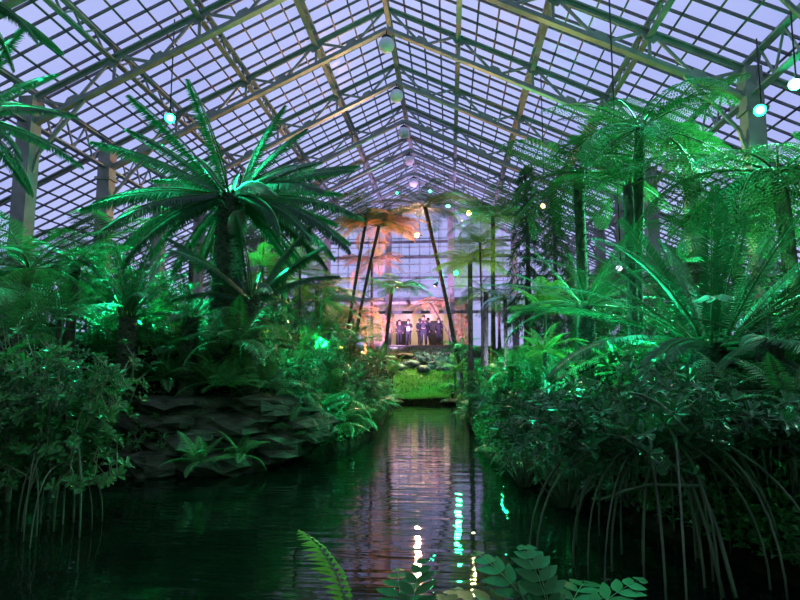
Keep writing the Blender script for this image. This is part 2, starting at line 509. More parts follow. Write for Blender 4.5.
# water
m, nt_, b_, out = new_mat('pond_water')
b_.inputs['Base Color'].default_value = (.002,.006,.004,1)
b_.inputs['Roughness'].default_value = .03; b_.inputs['IOR'].default_value = 1.55
tc = N(nt_, 'ShaderNodeTexCoord')
mp = N(nt_, 'ShaderNodeMapping'); mp.inputs['Scale'].default_value = (.45, 3.4, 1)
no = N(nt_, 'ShaderNodeTexNoise', i_Scale=1.5, i_Detail=3, i_Roughness=.45)
mp2 = N(nt_, 'ShaderNodeMapping'); mp2.inputs['Scale'].default_value = (.5, 1.0, 1); 
no2 = N(nt_, 'ShaderNodeTexNoise', i_Scale=.35, i_Detail=2)
nt_.links.new(tc.outputs['Object'], mp.inputs[0]); nt_.links.new(mp.outputs[0], no.inputs['Vector'])
nt_.links.new(tc.outputs['Object'], mp2.inputs[0]); nt_.links.new(mp2.outputs[0], no2.inputs['Vector'])
mu = N(nt_, 'ShaderNodeMath', operation='MULTIPLY'); nt_.links.new(no.outputs[0], mu.inputs[0]); nt_.links.new(no2.outputs[0], mu.inputs[1])
bp = N(nt_, 'ShaderNodeBump', i_Strength=.42, i_Distance=.05)
nt_.links.new(mu.outputs[0], bp.inputs['Height']); nt_.links.new(bp.outputs[0], b_.inputs['Normal'])
MT['water'] = m
b = MB(); b.add([(-10,-3.9,0),(6,-3.9,0),(6,22.6,0),(-10,22.6,0)], [(0,1,2,3)])
o = struct(b.build('pond_water', m)); tag(o, 'dark rippled pond water between the planted banks', 'water')

# ------------------------------------------------------------------ rock
def rock_mesh(sx, sy, sz, seed, n=14, slab=False):
    r = random.Random(seed); ph = [r.uniform(0, 6) for _ in range(9)]
    V = []; m_ = n*2
    for i in range(n+1):
        th = PI*i/n
        for j in range(m_):
            a = 2*PI*j/m_
            x, y, z = math.sin(th)*math.cos(a), math.sin(th)*math.sin(a), math.cos(th)
            if slab:
                q = max(abs(x), abs(y)); q2 = (abs(x)**5+abs(y)**5+abs(z)**5)**.2 if slab else 1
                x, y, z = x/q2, y/q2, z/q2
                z = round(z*2.5)/2.5*.9 + z*.1 if abs(z) < .95 else z
            k = 1 + .1*math.sin(3*x+ph[0]+2*y) + .09*math.sin(5*y+ph[1]-3*z) + .06*math.sin(9*x+ph[2]+7*z) + .04*math.sin(14*y+ph[3]+5*x)
            V.append((x*k*sx, y*k*sy, z*(k*.5+.5)*sz))
    F = [(i*m_+j, (i+1)*m_+j, (i+1)*m_+(j+1) % m_, i*m_+(j+1) % m_) for i in range(n) for j in range(m_)]
    b = MB(); b.add(V, F, 0, not slab); return b
# ledge slabs on the left bank, 8 to 9.5 m away
slabs = [  # px, py of the centre, width px, height px, Y
 (175,408,104,15,8.5,'topmost limestone slab of the left bank, its ledge overhung by fern fronds'),
 (255,408,96,16,8.75,'high limestone slab under the left cycad beside the drooping shrubs'),
 (160,425,90,17,8.3,'dark limestone slab second from the top at the left end of the ledge'),
 (228,427,98,18,8.45,'long pale-edged limestone slab in the middle of the ledge'),
 (285,432,74,18,8.8,'limestone slab at the pond end of the ledge under drooping leaves'),
 (175,445,110,19,8.2,'broad low limestone slab above the water ferns on the left'),
 (250,448,92,19,8.4,'low limestone slab just behind the ferns at the water line'),
 (145,466,90,20,7.95,'bottom limestone slab standing in the water beside the small-leaved bush'),
 (215,468,96,18,8.1,'wet limestone slab at the water line under the green water ferns')]
for i, (px, py, wpx, hpx, Y, lb) in enumerate(slabs):
    p = P(px, py, Y)
    o = rock_mesh(px_size(wpx, Y)/2, .7, px_size(hpx, Y)/2*1.5, 50+i, slab=True).build('limestone_slab', MT['rock'])
    o.location = p + Vector((0,.4,0)); o.rotation_euler = (0, rad(R.uniform(-2,2)), rad(R.uniform(-25,-5)))
    tag(o, lb, 'rock', 'limestone ledge slabs on the left bank')
rocks = [(405,356,20,5,30,'flat','dark stone at the left end of the terrace edge under the visitors'),
 (398,368,15,7,28,'blue','rounded wet boulder left of the mossy grass mound'),
 (412,364,13,6,29,'blue','small dark boulder between the grass mound and the visitors'),
 (424,369,13,6,28,'blue','blue-lit boulder at the middle of the cascade'),
 (436,364,12,5,29,'blue','blue-grey boulder below the rightmost visitor'),
 (449,369,15,7,27.5,'blue','blue-grey boulder right of the cascade beside the grass mound'),
 (392,402,20,5,22.2,'r','flat wet stone at the far left corner of the pond'),
 (452,402,24,6,22.2,'r','flat wet stone at the far right corner of the pond')]
for i, (px, py, wpx, hpx, Y, k, lb) in enumerate(rocks):
    o = rock_mesh(px_size(wpx, Y)/2, px_size(wpx, Y)/2.4, px_size(hpx, Y)/2*1.2, 80+i).build('boulder', MT['bluerock'] if k == 'blue' else MT['rock'])
    o.location = P(px, py, Y); tag(o, lb, 'rock', 'boulders at the far end of the pond')

# stone steps up to the terrace
for i in range(3):
    b = MB(); y = 33.2 + i*.9; z = 2.72 - .17*(3-i)
    b.box((XR+.1, y+.445, z-.2), (4.6, .88, .4)); o = b.build('stone_step', MT['concrete'])
    tag(o, ['lowest', 'middle', 'top'][i] + ' of three broad stone steps below the visitors', 'step', 'steps up to the entrance terrace')
b = MB(); b.box((XR+.1, 37.9, 2.5), (6.5, 3.95, .44)); struct(b.build('floor_terrace', MT['concrete']))
# ------------------------------------------------------------------ frond meshes (shared by many plants)
def curve_pts(L, n, droop, pw=1.5, side=0.0):
    """a frond's midrib along +X that bends down by `droop` radians by its tip"""
    pts = [Vector((0,0,0))]; 
    for i in range(n):
        t = (i+.5)/n; a = -droop*t**pw; s = side*t
        pts.append(pts[-1] + Vector((math.cos(a)*math.cos(s), math.cos(a)*math.sin(s), math.sin(a)))*(L/n))
    return pts
def along(pts, t):
    n = len(pts)-1; f = min(max(t, 0), .9999)*n; i = int(f)
    p = pts[i].lerp(pts[i+1], f-i); d = (pts[i+1]-pts[i]).normalized()
    return p, d
def pinnate(name, mats, L=1.0, pairs=40, pl=.16, pw=.014, droop=.6, dpw=1.5, vee=.35, start=.12, ang0=75, ang1=35, prof='cycad', seed=1, rr=.009, shape='lance', curl=.12, pdroop=0.0, side=0, dens=1):
    r = random.Random(seed); b = MB()
    pts = curve_pts(L, 14, droop, dpw, side)
    b.tube(pts, [rr*(1-.85*i/14) for i in range(15)], 5, 1)
    ps, ds, ns, Ls = [], [], [], []
    for k in range(pairs):
        t = start + (1-start)*(k+.5)/pairs; u = (t-start)/(1-start)
        p, d = along(pts, t)
        up = Vector((-d.z, 0, d.x)) if abs(d.y) < .9 else Vector((0,0,1))
        sd = Vector((0,1,0)); sd = (sd - d*sd.dot(d)).normalized(); up = d.cross(sd)*1.0
        if up.z < 0 and abs(up.z) > .01 and d.z > -.99: up = -up if droop < 1.6 else up
        a = rad(ang0 + (ang1-ang0)*u)
        if prof == 'cycad': ln = pl*min(1, .45+u*3)*(1-max(0, (u-.6)/.4)**2*.65)
        elif prof == 'tri': ln = pl*(1-u)**.8 + .01
        else: ln = pl*math.sin(PI*(.12+.88*u)**.8)**.8 + .008
        for s in (-1, 1):
            if r.random() > dens: continue
            an = a + r.uniform(-.08, .08)
            dd = d*math.cos(an) + (sd*s*math.cos(vee) + up*math.sin(vee))*math.sin(an)
            dd = (dd + Vector((0,0,-pdroop))).normalized()
            nn = up*math.cos(vee) - sd*s*math.sin(vee)
            ps.append(p); ds.append(dd); ns.append(nn); Ls.append(ln*r.uniform(.9, 1.08))
    b.leaves(ps, ds, ns, np.array(Ls), pw, shape=shape, fold=.2, curl=curl)
    return b.data(name, mats)
def bipinnate(name, mats, L=1.0, pairs=18, pl=.3, sub=12, psub=.05, droop=.8, seed=1, start=.16, rr=.012, vee=.05, plume=.35, dpw=1.5):
    r = random.Random(seed); b = MB(); pts = curve_pts(L, 14, droop, dpw)
    b.tube(pts, [rr*(1-.85*i/14) for i in range(15)], 5, 1)
    ps, ds, ns, Ls, Ws = [], [], [], [], []
    for k in range(pairs):
        t = start + (1-start)*(k+.5)/pairs; u = (t-start)/(1-start)
        p, d = along(pts, t)
        sd = Vector((0,1,0)); up = Vector((-d.z, 0, d.x))
        ln = pl*math.sin(PI*(.18+.8*u)**.75)**.8 + .01
        an = rad(78 - 38*u)
        for s in (-1, 1):
            a2 = an + r.uniform(-.1, .1)
            dd = (d*math.cos(a2) + sd*s*math.sin(a2)).normalized()
            q = p.copy(); m = max(3, int(sub*ln/pl)); dr_ = r.uniform(.7, 1.2)*plume
            for j in range(m):
                v = (j+.5)/m
                dj = (dd + Vector((0,0,-dr_*v*1.6))).normalized()
                q = q + dj*(ln/m)
                perp = dj.cross(up).normalized()
                sl = psub*(1-v)**.6*min(1, .6+v*3) + .006
                for s2 in (-1, 1):
                    ps.append(q.copy()); ds.append((perp*s2*.9 + dj*.45)); ns.append(up); Ls.append(sl); Ws.append(ln/m*.64)
    b.leaves(ps, ds, ns, np.array(Ls), np.array(Ws), fold=.1, curl=.05)
    return b.data(name, mats)

cy = [MT['cycad'], MT['stem']]; cyd = [MT['cycaddark'], MT['stem']]
CYC = [pinnate('cycad_frond', cy, 1, 54, .15, .0125, dr, 1.6, .3, .1, 72, 32, 'cycad', i, .011, pdroop=pd) for i, (dr, pd) in enumerate(((.35,.1),(.75,.2),(1.15,.35)))]
CYD = [pinnate('cycad_frond_dark', cyd, 1, 100, .115, .0135, dr, 1.3, -.45, .05, 74, 45, 'cycad', i+5, .011, pdroop=pd) for i, (dr, pd) in enumerate(((.45,.25),(.65,.35),(.85,.45)))]
TF = [bipinnate('tree_fern_frond', [MT['treefern'], MT['stem']], 1, 17, .3, 12, .05, dr, i, plume=pl) for i, (dr, pl) in enumerate(((.55,.2),(.9,.4),(1.4,.6)))]
TFL = [bipinnate('lime_tree_fern_frond', [MT['limefern'], MT['stem']], 1, 17, .3, 11, .05, dr, i, plume=pl) for i, (dr, pl) in enumerate(((.6,.2),(1.0,.3)))]
TFD = [bipinnate('orange_lit_tree_fern_frond', [MT['orangelit'], MT['stem']], 1, 15, .28, 9, .05, dr, i, plume=pl) for i, (dr, pl) in enumerate(((.9,.4),(1.4,.6)))]
SF = [pinnate('fern_frond', [MT['fern'], MT['stem']], 1, 21, .2, .04, dr, 1.4, .1, .1, 80, 52, 'fern', i+11, .007, pdroop=.15, side=sd) for i, (dr, sd) in enumerate(((.7,.2),(1.1,-.3),(1.6,.2)))]
SFB = [bipinnate('lacy_fern_frond', [MT['fern'], MT['stem']], 1, 12, .3, 8, .06, dr, i+3, rr=.008, plume=pl) for i, (dr, pl) in enumerate(((.7,.2),(1.2,.4)))]
SFL = [pinnate('lime_fern_frond', [MT['limefern'], MT['stem']], 1, 26, .15, .03, dr, 1.4, .1, .1, 82, 55, 'fern', i+21, .007, pdroop=.1) for i, dr in enumerate((.7,1.2))]
STR = [pinnate('strap_frond', [MT['fern'], MT['stem']], 1, 16, .26, .02, dr, 1.3, -.1, .2, 50, 25, 'fern', i+31, .007, pdroop=.5) for i, dr in enumerate((1.0,1.7,2.1))]

def frond_mat(az, el, roll, L, wz=1.0):
    return Matrix.Rotation(az, 4, 'Z') @ Matrix.Rotation(-el, 4, 'Y') @ Matrix.Rotation(roll, 4, 'X') @ Matrix.Diagonal((L, L*wz, L, 1))
def add_frond(root, me, az, el, L, z, roll=0, wz=1.0, r0=.04, name='frond', top=(0,0,0)):
    o = link(name, me, root)
    o.matrix_local = Matrix.Translation(Vector(top)) @ Matrix.Translation((math.cos(az)*r0, math.sin(az)*r0, z)) @ frond_mat(az, el, roll, L, wz)
    return o

def trunk_mesh(pts, rads, mat, n=14, knobs=0, seed=0):
    """trunk with a rough coat of old leaf bases"""
    b = MB(); b.tube(pts, rads, n)
    if knobs:
        r = random.Random(seed); P_ = [Vector(p) for p in pts]; ps, ds, ns = [], [], []
        for i in range(knobs):
            t = r.random(); p, d = along(P_, t); k = min(int(t*(len(P_)-1)), len(P_)-2)
            rr = rads[k] + (rads[k+1]-rads[k])*(t*(len(P_)-1)-k)
            a = i*2.39996; q = Vector((math.cos(a), math.sin(a), 0))
            ps.append(p+q*rr*.9); ds.append(q*.8+Vector((0,0,.8))); ns.append(Vector((0,0,1))-q*.3)
        b.leaves(ps, ds, ns, rads[0]*.36, rads[0]*.3, fold=.2)
    return b

def bent(dx, dy, h, n=8, bow=0.0, sag=0):
    return [Vector((dx*(t**1.2)+bow*math.sin(PI*t), dy*t, h*t)) for t in [i/n for i in range(n+1)]]

def cycad(name, label, base, trunk_h, trunk_r, nf, L, meshes, els=(75,-15), lean=(0,0), seed=0, group=None, roff=0, skip=None, cat='cycad', tm='trunk', pw=.9, up=1.0):
    r = random.Random(seed); e = empty(name, base); tag(e, label, cat, group)
    pts = bent(lean[0], lean[1], trunk_h); rs = [trunk_r*(1.12-.2*i/8) for i in range(9)]
    trunk_mesh(pts, rs, MT[tm], 16, int(90+trunk_h*90), seed).build('trunk', MT[tm], e)
    top = pts[-1]
    for i in range(nf):
        u = i/(nf-1); az = i*2.39996 + r.uniform(-.2,.2) + roff
        el = rad(els[0] + (els[1]-els[0])*u**pw + r.uniform(-7,7))
        me = meshes[min(len(meshes)-1, int(u*len(meshes)+r.uniform(-.3,.3)) if u > .05 else 0)]
        if skip and skip(az % (2*PI), u): continue
        o = add_frond(e, me, az, el, L*r.uniform(.85,1.05)*(up+(1-up)*min(1,u*2.2))*(1-.15*max(0,u-.7)/.3), 0, r.uniform(-.3,.3), 1, trunk_r*.5, top=top)
    return e

def treefern(name, label, base, h, tr, nf, L, meshes, els=(55,-20), lean=(0,0), bow=0, seed=0, group=None, tm='fibre', cat='tree fern', wz=1.0):
    r = random.Random(seed); e = empty(name, base); tag(e, label, cat, group)
    pts = bent(lean[0], lean[1], h, bow=bow); rs = [tr*(1.25-.45*min(1,i/3)) for i in range(9)]
    trunk_mesh(pts, rs, MT[tm], 10, int(30*h), seed).build('trunk', MT[tm], e)
    top = pts[-1]
    for i in range(nf):
        u = i/(nf-1); az = i*2.39996 + r.uniform(-.25,.25)
        el = rad(els[0] + (els[1]-els[0])*u + r.uniform(-8,8))
        o = add_frond(e, r.choice(meshes), az, el, L*r.uniform(.8,1.08), 0, r.uniform(-.35,.35), wz, tr*.4, top=top)
    return e

# small ferns: one mesh each kind (their fronds are too small to pick apart), shared between copies
def fern_mesh(name, srcs, nf, els, seed, Lr=(.8,1.1)):
    r = random.Random(seed); parts = []
    V=[];F=[];Mi=[]; n=0
    for i in range(nf):
        me = r.choice(srcs); u = i/max(1,nf-1)
        az = i*2.39996 + r.uniform(-.3,.3); el = rad(els[0]+(els[1]-els[0])*u+r.uniform(-10,10))
        M = np.array(frond_mat(az, el, r.uniform(-.4,.4), r.uniform(*Lr)))
        co = np.empty(len(me.vertices)*3, np.float32); me.vertices.foreach_get('co', co); co = co.reshape(-1,3)
        vi = np.empty(len(me.loops), np.int32); me.loops.foreach_get('vertex_index', vi)
        mi = np.empty(len(me.polygons), np.int32); me.polygons.foreach_get('material_index', mi)
        V.append(co @ M[:3,:3].T + M[:3,3]); F.append(vi.reshape(-1,4)+n); Mi.append(mi); n += len(co)
    b = MB(); b.V=V; b.F=F; b.M=Mi; b.S=[np.zeros(len(f),bool) for f in F]; b.n=n
    return b.data(name, list(srcs[0].materials))
FERN = {
 'sword': [fern_mesh('sword_fern', SF, 13, (75,5), s) for s in (1,2,3)],
 'lacy': [fern_mesh('lacy_fern', SFB, 12, (70,5), s) for s in (4,5)],
 'lime': [fern_mesh('lime_fern', SFL, 14, (75,5), s) for s in (6,7)],
 'strap': [fern_mesh('strap_fern', STR, 20, (80,15), s) for s in (8,9,10)],
 'limelacy': [fern_mesh('lime_lacy_fern', TFL, 11, (70,10), s) for s in (11,)],
}
def fern(kind, loc, L, label, group=None, rz=None, name=None, tilt=(0,0), stem=True):
    h = loc[2]-ground_z(loc[0], loc[1])
    if h > .12 and stem:      # crown carried by a short stem
        e = empty(name or {'sword':'sword_fern','lacy':'lacy_fern','lime':'lime_fern','strap':'drooping_fern','limelacy':'lime_lacy_fern'}[kind], (loc[0], loc[1], loc[2]-h-.05))
        tag(e, label, 'fern', group)
        b = MB(); b.tube([(0,0,0),(R.uniform(-.03,.03),.02,h*.5),(0,0,h+.06)], [.03,.03,.03], 8); b.build('trunk', MT['fibre'], e)
        o = link('fronds', R.choice(FERN[kind]), e); o.location = (0,0,h+.05); o.scale = (L,L,L); o.rotation_euler = (0,0,R.uniform(0,6.28))
        return e
    o = link(name or {'sword':'sword_fern','lacy':'lacy_fern','lime':'lime_fern','strap':'drooping_fern','limelacy':'lime_lacy_fern'}[kind], R.choice(FERN[kind]))
    o.location = loc; o.scale = (L, L, L*R.uniform(.85,1.1)); o.rotation_euler = (tilt[0], tilt[1], R.uniform(0,6.28) if rz is None else rz)
    tag(o, label, 'fern', group); return o

# leafy bush: twigs that branch, whorls of leaves at their ends
def bush_parts(w, d, h, nb, seed, leafL=.075, leafW=.035, whorl=8, per=9, shape='obov', spread=1.0, tw=.008, zlo=.55):
    """returns (twigs MB, leaves MB): nb main branches from the base fill a flattened ellipsoid w x d x h"""
    r = random.Random(seed); tb = MB(); lb = MB(); ps, ds, ns, Ls = [], [], [], []
    for i in range(nb):
        a = r.uniform(0, 2*PI); rr = r.random()**.5
        tip = Vector((math.cos(a)*rr*w, math.sin(a)*rr*d, h*(.45+.55*math.sqrt(max(0,1-rr*rr*.85)))*r.uniform(zlo,1.02)))
        b0 = Vector((tip.x*.12, tip.y*.12, 0))
        mid = b0.lerp(tip, .5) + Vector((r.uniform(-.1,.1)*w, r.uniform(-.1,.1)*d, r.uniform(-.05,.15)*h))
        pts = [b0, b0.lerp(mid,.5)+Vector((r.uniform(-.03,.03),)*3), mid, mid.lerp(tip,.55)+Vector((0,0,.04*h)), tip]
        tb.tube(pts, [tw*1.3, tw*1.1, tw*.9, tw*.6, tw*.3], 5)
        for j in range(per):
            t = r.uniform(.45, 1); p, dd = along(pts, t)
            q = p + Vector((r.gauss(0,1)*.12*w*spread, r.gauss(0,1)*.12*d*spread, r.gauss(0,1)*.09*h))
            q.z = max(q.z, .03)
            tb.tube([p, q], [tw*.6, tw*.3], 4, cap=False)
            ax = (q-p).normalized()*.4 + Vector((q.x/w*.5, q.y/d*.5, .7)) + Vector((r.uniform(-.3,.3), r.uniform(-.3,.3), 0)); ax.normalize()
            u = ax.orthogonal().normalized(); v = ax.cross(u)
            for k in range(whorl):
                an = 2*PI*k/whorl + r.uniform(-.3,.3); el = r.uniform(.1,.9)
                dr_ = (u*math.cos(an)+v*math.sin(an))*math.cos(el) + ax*math.sin(el)
                ps.append(q + ax*r.uniform(-.03,.01)); ds.append(dr_); ns.append(ax); Ls.append(leafL*r.uniform(.7,1.15))
    lb.leaves(ps, ds, ns, np.array(Ls), leafW, shape=shape, fold=.15, curl=.1)
    return tb, lb
def bush(name, label, loc, w, d, h, nb, seed, mat='bush', group=None, cat='shrub', rz=0, **kw):
    e = empty(name, loc, rz); tag(e, label, cat, group)
    tb, lb = bush_parts(w, d, h, nb, seed, **kw)
    tb.build('branches', MT['twig'], e); lb.build('foliage', MT[mat], e)
    return e

def stilt_roots(e, n, spread, h, seed, r0=.016, ang=(0,2*PI), depth=-.15, top=None):
    r = random.Random(seed)
    for i in range(n):
        a = ang[0]+(ang[1]-ang[0])*(i+r.random()*.7)/n; s = spread*r.uniform(.35,1.1); hh = h*r.uniform(.5,1)
        c = Vector(top) if top else Vector((0,0,0))
        st = Vector((c.x+r.uniform(-.06,.06)*3, c.y+r.uniform(-.06,.06)*3, hh))
        pts = []
        for k in range(11):
            t = k/10
            pts.append(Vector((st.x+math.cos(a)*s*math.sin(t*PI/2)**.9, st.y+math.sin(a)*s*math.sin(t*PI/2)**.9, depth+(hh-depth)*math.cos(t*PI/2)**.75 + .02*math.sin(7*t+i))))
        b = MB(); rr = r0*r.uniform(.6,1.2); b.tube(pts, [rr*(1.1-.35*k/10) for k in range(11)], 6)
        b.build('prop_root', MT['root'], e)
def gz(x, y): return ground_z(x, y)
def onground(px, Y, dz=0):
    p = P(px, 300, Y); return Vector((p.x, Y, gz(p.x, Y)+dz))
def span(px, pytop, pybot, Y):
    a = P(px, pytop, Y); b = P(px, pybot, Y); return a.z, b.z

# ------------------------------------------------------------------ hero plants, left
def hero_cycad(name, label, pxb, pxc, pyc, Y, base_py, tr, nf, L, meshes, **kw):
    c = P(pxc, pyc, Y); b0 = P(pxb, base_py, Y)
    bz = min(b0.z, gz(b0.x, Y)) if kw.pop('sink', False) else b0.z
    return cycad(name, label, (b0.x, Y, bz), c.z-bz, tr, nf, L, meshes, lean=(c.x-b0.x, 0), **kw)

main = hero_cycad('cycad', 'big dark cycad with stout trunk and wheel of stiff fronds, left bank', 224, 232, 196, 9.5, 318, .25, 52, 2.4, CYD, els=(74,-20), seed=3, sink=True, pw=.45, up=.8, skip=lambda a, u: abs(a-4.71) < .6 and u > .15)
b = MB(); b.lathe([(0,0),(.13,.02),(.17,.15),(.15,.3),(.08,.42),(0,.45)], n=16)
c = b.build('seed_cone', noise_mat('woolly_cone', (.1,.085,.06), (.17,.15,.11), 20, .9, bump=.5), main); 
cz = P(237, 240, 9.5); c.location = Vector((.3, -.3, cz.z - main.location.z)); 
tag(c, 'pale woolly cone hanging under the crown')
for k,(pxc, pyc, Y, nf, L, seed, els, lb) in enumerate([
   (252, 300, 9.2, 13, 1.65, 5, (62,15), 'low cycad offset with arching fronds at the right foot of the big dark cycad'),
   (128, 318, 8.6, 22, 1.25, 7, (88,30), 'bright green upright cycad standing in front of the second left column'),
   (190, 318, 8.9, 14, 1.1, 9, (70,10), 'emerald-lit young cycad just left of the big cycad trunk')]):
    p = P(pxc, pyc, Y)
    g0 = gz(p.x, Y)-.05
    cycad('cycad', lb, (p.x, Y, g0), max(.2, p.z-g0), .14, nf, L, CYD if k == 0 else CYC, els=els, seed=seed)
# crowns leaning in from outside the left edge
for pxc, pyc, Y, nf, L, seed, lb in [(-42, 112, 8.0, 26, 1.75, 21, 'tall cycad whose dark fronds reach in over the leftmost column'),
                              (-40, -12, 6.0, 24, 1.3, 23, 'tall cycad with only frond tips showing in the upper left corner')]:
    p = P(pxc, pyc, Y); g0 = gz(p.x, Y)
    cycad('cycad', lb, (p.x, Y, g0), p.z-g0, .2, nf, L, CYD, els=(60,-25), seed=seed)

# ------------------------------------------------------------------ hero cycad, right
CYL = [pinnate('long_cycad_frond', cy, 1, 64, .1, .0125, dr, 1.7, .22, .1, 70, 35, 'cycad', i+61, .0085, pdroop=pd) for i, (dr, pd) in enumerate(((.3,.05),(.6,.1),(.95,.2)))]
p = P(712, 352, 6.6)
cycad('cycad', 'huge feathery cycad with long glowing green fronds on the right bank', (p.x, 6.6, gz(p.x,6.6)-.05), p.z+.1-gz(p.x,6.6), .24, 46, 2.35, CYL, els=(80,-2), seed=31, pw=.75, up=.62)
p = P(768, 330, 5.6)
cycad('cycad', 'dark low cycad with drooping fronds at the right edge', (p.x, 5.6, gz(p.x,5.6)-.05), p.z-.05-gz(p.x,5.6), .12, 14, .95, CYL, els=(45,-15), seed=33)
p = P(585, 300, 10.5)
cycad('cycad', 'teal-lit cycad spreading flat fronds in front of the tall right tree fern trunk', (p.x, 10.5, gz(p.x,10.5)-.05), p.z-.05-gz(p.x,10.5), .16, 20, 1.9, CYL, els=(50,-5), seed=35)

# ------------------------------------------------------------------ tree ferns: px of foot, px/py of crown centre, Y, trunk radius, fronds, length
TFS = [
 ('two', 345, 366, 222, 24.0, .085, 18, 2.2, TF[:2], (38,2), 'slender leaning tree fern, left of the crossed pair glowing orange in the middle'),
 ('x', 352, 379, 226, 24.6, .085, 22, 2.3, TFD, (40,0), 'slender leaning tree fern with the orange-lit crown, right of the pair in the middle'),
 ('x', 461, 425, 207, 25.5, .11, 22, 2.3, TF[:2], (35,0), 'tree fern with a dark trunk slanting left behind the visitors'),
 ('x', 384, 392, 287, 27.5, .11, 16, 2.0, TF[:2], (30,2), 'small green tree fern with a crooked trunk just left of the visitors'),
 ('x', 492, 493, 216, 21.5, .1, 24, 1.9, TF[:2], (45,-5), 'straight tree fern under the yellow lamp right of the gable'),
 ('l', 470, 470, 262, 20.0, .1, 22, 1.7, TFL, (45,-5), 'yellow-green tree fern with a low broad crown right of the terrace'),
 ('x', 484, 486, 292, 17.5, .1, 14, 1.2, TF, (45,-20), 'short green tree fern below the straight tree fern on the right'),
 ('b', 584, 578, 172, 11.2, .13, 19, 1.8, TF, (50,-28), 'tall tree fern with a thick fibrous trunk and dark drooping crown'),
 ('b', 634, 640, 128, 9.9, .11, 19, 1.8, TF, (45,-28), 'tallest tree fern, its dark crown touching the truss on the right'),
 ('b', 632, 628, 186, 9.4, .1, 10, 1.2, TF, (78,20), 'tree fern with many upright stems fanning out under the tallest crown'),
 ('b', 796, 778, 172, 8.1, .12, 26, 2.0, TF, (30,-20), 'brilliant green tree fern right under the right-hand floodlight'),
 ('b', 758, 722, 236, 8.4, .11, 16, 1.1, TF, (60,5), 'green tree fern rising behind the huge right cycad'),
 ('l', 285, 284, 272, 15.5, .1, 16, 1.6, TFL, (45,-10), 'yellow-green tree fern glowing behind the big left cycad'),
 ('l', 318, 322, 300, 17.0, .1, 14, 1.5, TF, (40,-15), 'bright green spreading tree fern left of the crossed pair'),
 ('x', 262, 262, 238, 18.0, .1, 14, 1.5, TF, (50,-20), 'dim tree fern between the big left cycad and the roof'),
 ('x', 22, 30, 268, 7.8, .1, 18, 1.15, TF, (55,-20), 'dark lacy tree fern on the left bank below the leftmost column'),
 ('x', 72, 76, 262, 8.3, .09, 16, 1.0, TF, (55,-25), 'lacy tree fern between the leftmost column and the upright bright cycad'),
 ('x', -10, -8, 300, 6.6, .09, 14, .95, TF, (50,-20), 'half-seen tree fern at the left edge above the small-leaved bush'),
 ('b', 246, 245, 320, 9.0, .05, 14, .95, [TF[2]], (35,-20), 'dark teal fern with broad hanging fronds over the limestone ledge'),
 ('d', 356, 352, 312, 30.0, .09, 16, 1.9, TFD, (40,0), 'rust-lit tree fern crown under the leaning pair left of the terrace'),
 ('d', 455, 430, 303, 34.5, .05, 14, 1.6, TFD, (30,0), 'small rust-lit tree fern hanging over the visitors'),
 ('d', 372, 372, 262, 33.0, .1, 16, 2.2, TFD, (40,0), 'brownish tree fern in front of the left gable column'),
]
for k, pxf, pxc, pyc, Y, tr, nf, L, ms, els, lb in TFS:
    f = onground(pxf, Y, -.05); c = P(pxc, pyc, Y)
    treefern('tree_fern', lb, f, c.z-f.z, tr, nf, L, ms, els=els, lean=(c.x-f.x, 0), seed=int(pxc*3+pyc))

# dark weeping conifer
def conifer(name, label, base, h, w, seed, group=None):
    r = random.Random(seed); e = empty(name, base); tag(e, label, 'tree', group)
    pts = bent(.1, 0, h, bow=.08)
    b = MB(); b.tube(pts, [.09*(1-.8*i/8)+.01 for i in range(9)], 8)
    lb = MB(); ps, ds, ns, Ls = [], [], [], []
    for i in range(64):
        t = .22+.78*i/64; p, _ = along(pts, t); az = i*2.4; L = w*(1.15-t)*r.uniform(.7,1.1)+.15
        q = p.copy(); pr = p
        line = [p]
        for k in range(7):
            el = .35-.28*k
            q = q + Vector((math.cos(az)*math.cos(el), math.sin(az)*math.cos(el), math.sin(el)))*L/7
            line.append(q)
        b.tube(line, [.014*(1-.1*k) for k in range(8)], 4, cap=False)
        for k in range(46):
            pp, dd = along(line, r.uniform(.15,1))
            ps.append(pp); ds.append(Vector((r.gauss(0,.5)+dd.x*.4, r.gauss(0,.5)+dd.y*.4, -.7+r.gauss(0,.3)))); ns.append(Vector((r.random(), r.random(), r.random()))); Ls.append(r.uniform(.14,.3))
    lb.leaves(ps, ds, ns, np.array(Ls), .022)
    b.build('trunk', MT['fibre'], e); lb.build('foliage', MT['conifer'], e)
f = onground(524, 15.0); c = P(527, 165, 15.0)
conifer('weeping_conifer', 'dark feathery weeping conifer right of the yellow-lit tree fern', f, c.z-f.z, .85, 5)
f = onground(552, 17.0); c = P(552, 200, 17.0)
conifer('weeping_conifer', 'smaller dark feathery conifer behind the thick tree fern trunk', f, c.z-f.z, .9, 6)

BLF = [pinnate('pale_blue_frond', [MT['blue'], MT['stem']], 1, 30, .14, .02, d_, 1.4, .1, .1, 75, 45, 'fern', 40+i, .008, pdroop=.2) for i, d_ in enumerate((.8,1.3))]
f = onground(505, 17.0); c = P(503, 296, 17.0)
treefern('palm', 'small pale blue palm glowing right of the straight tree fern', f, c.z-f.z, .07, 14, 1.0, BLF, els=(60,-15), seed=4, cat='palm')
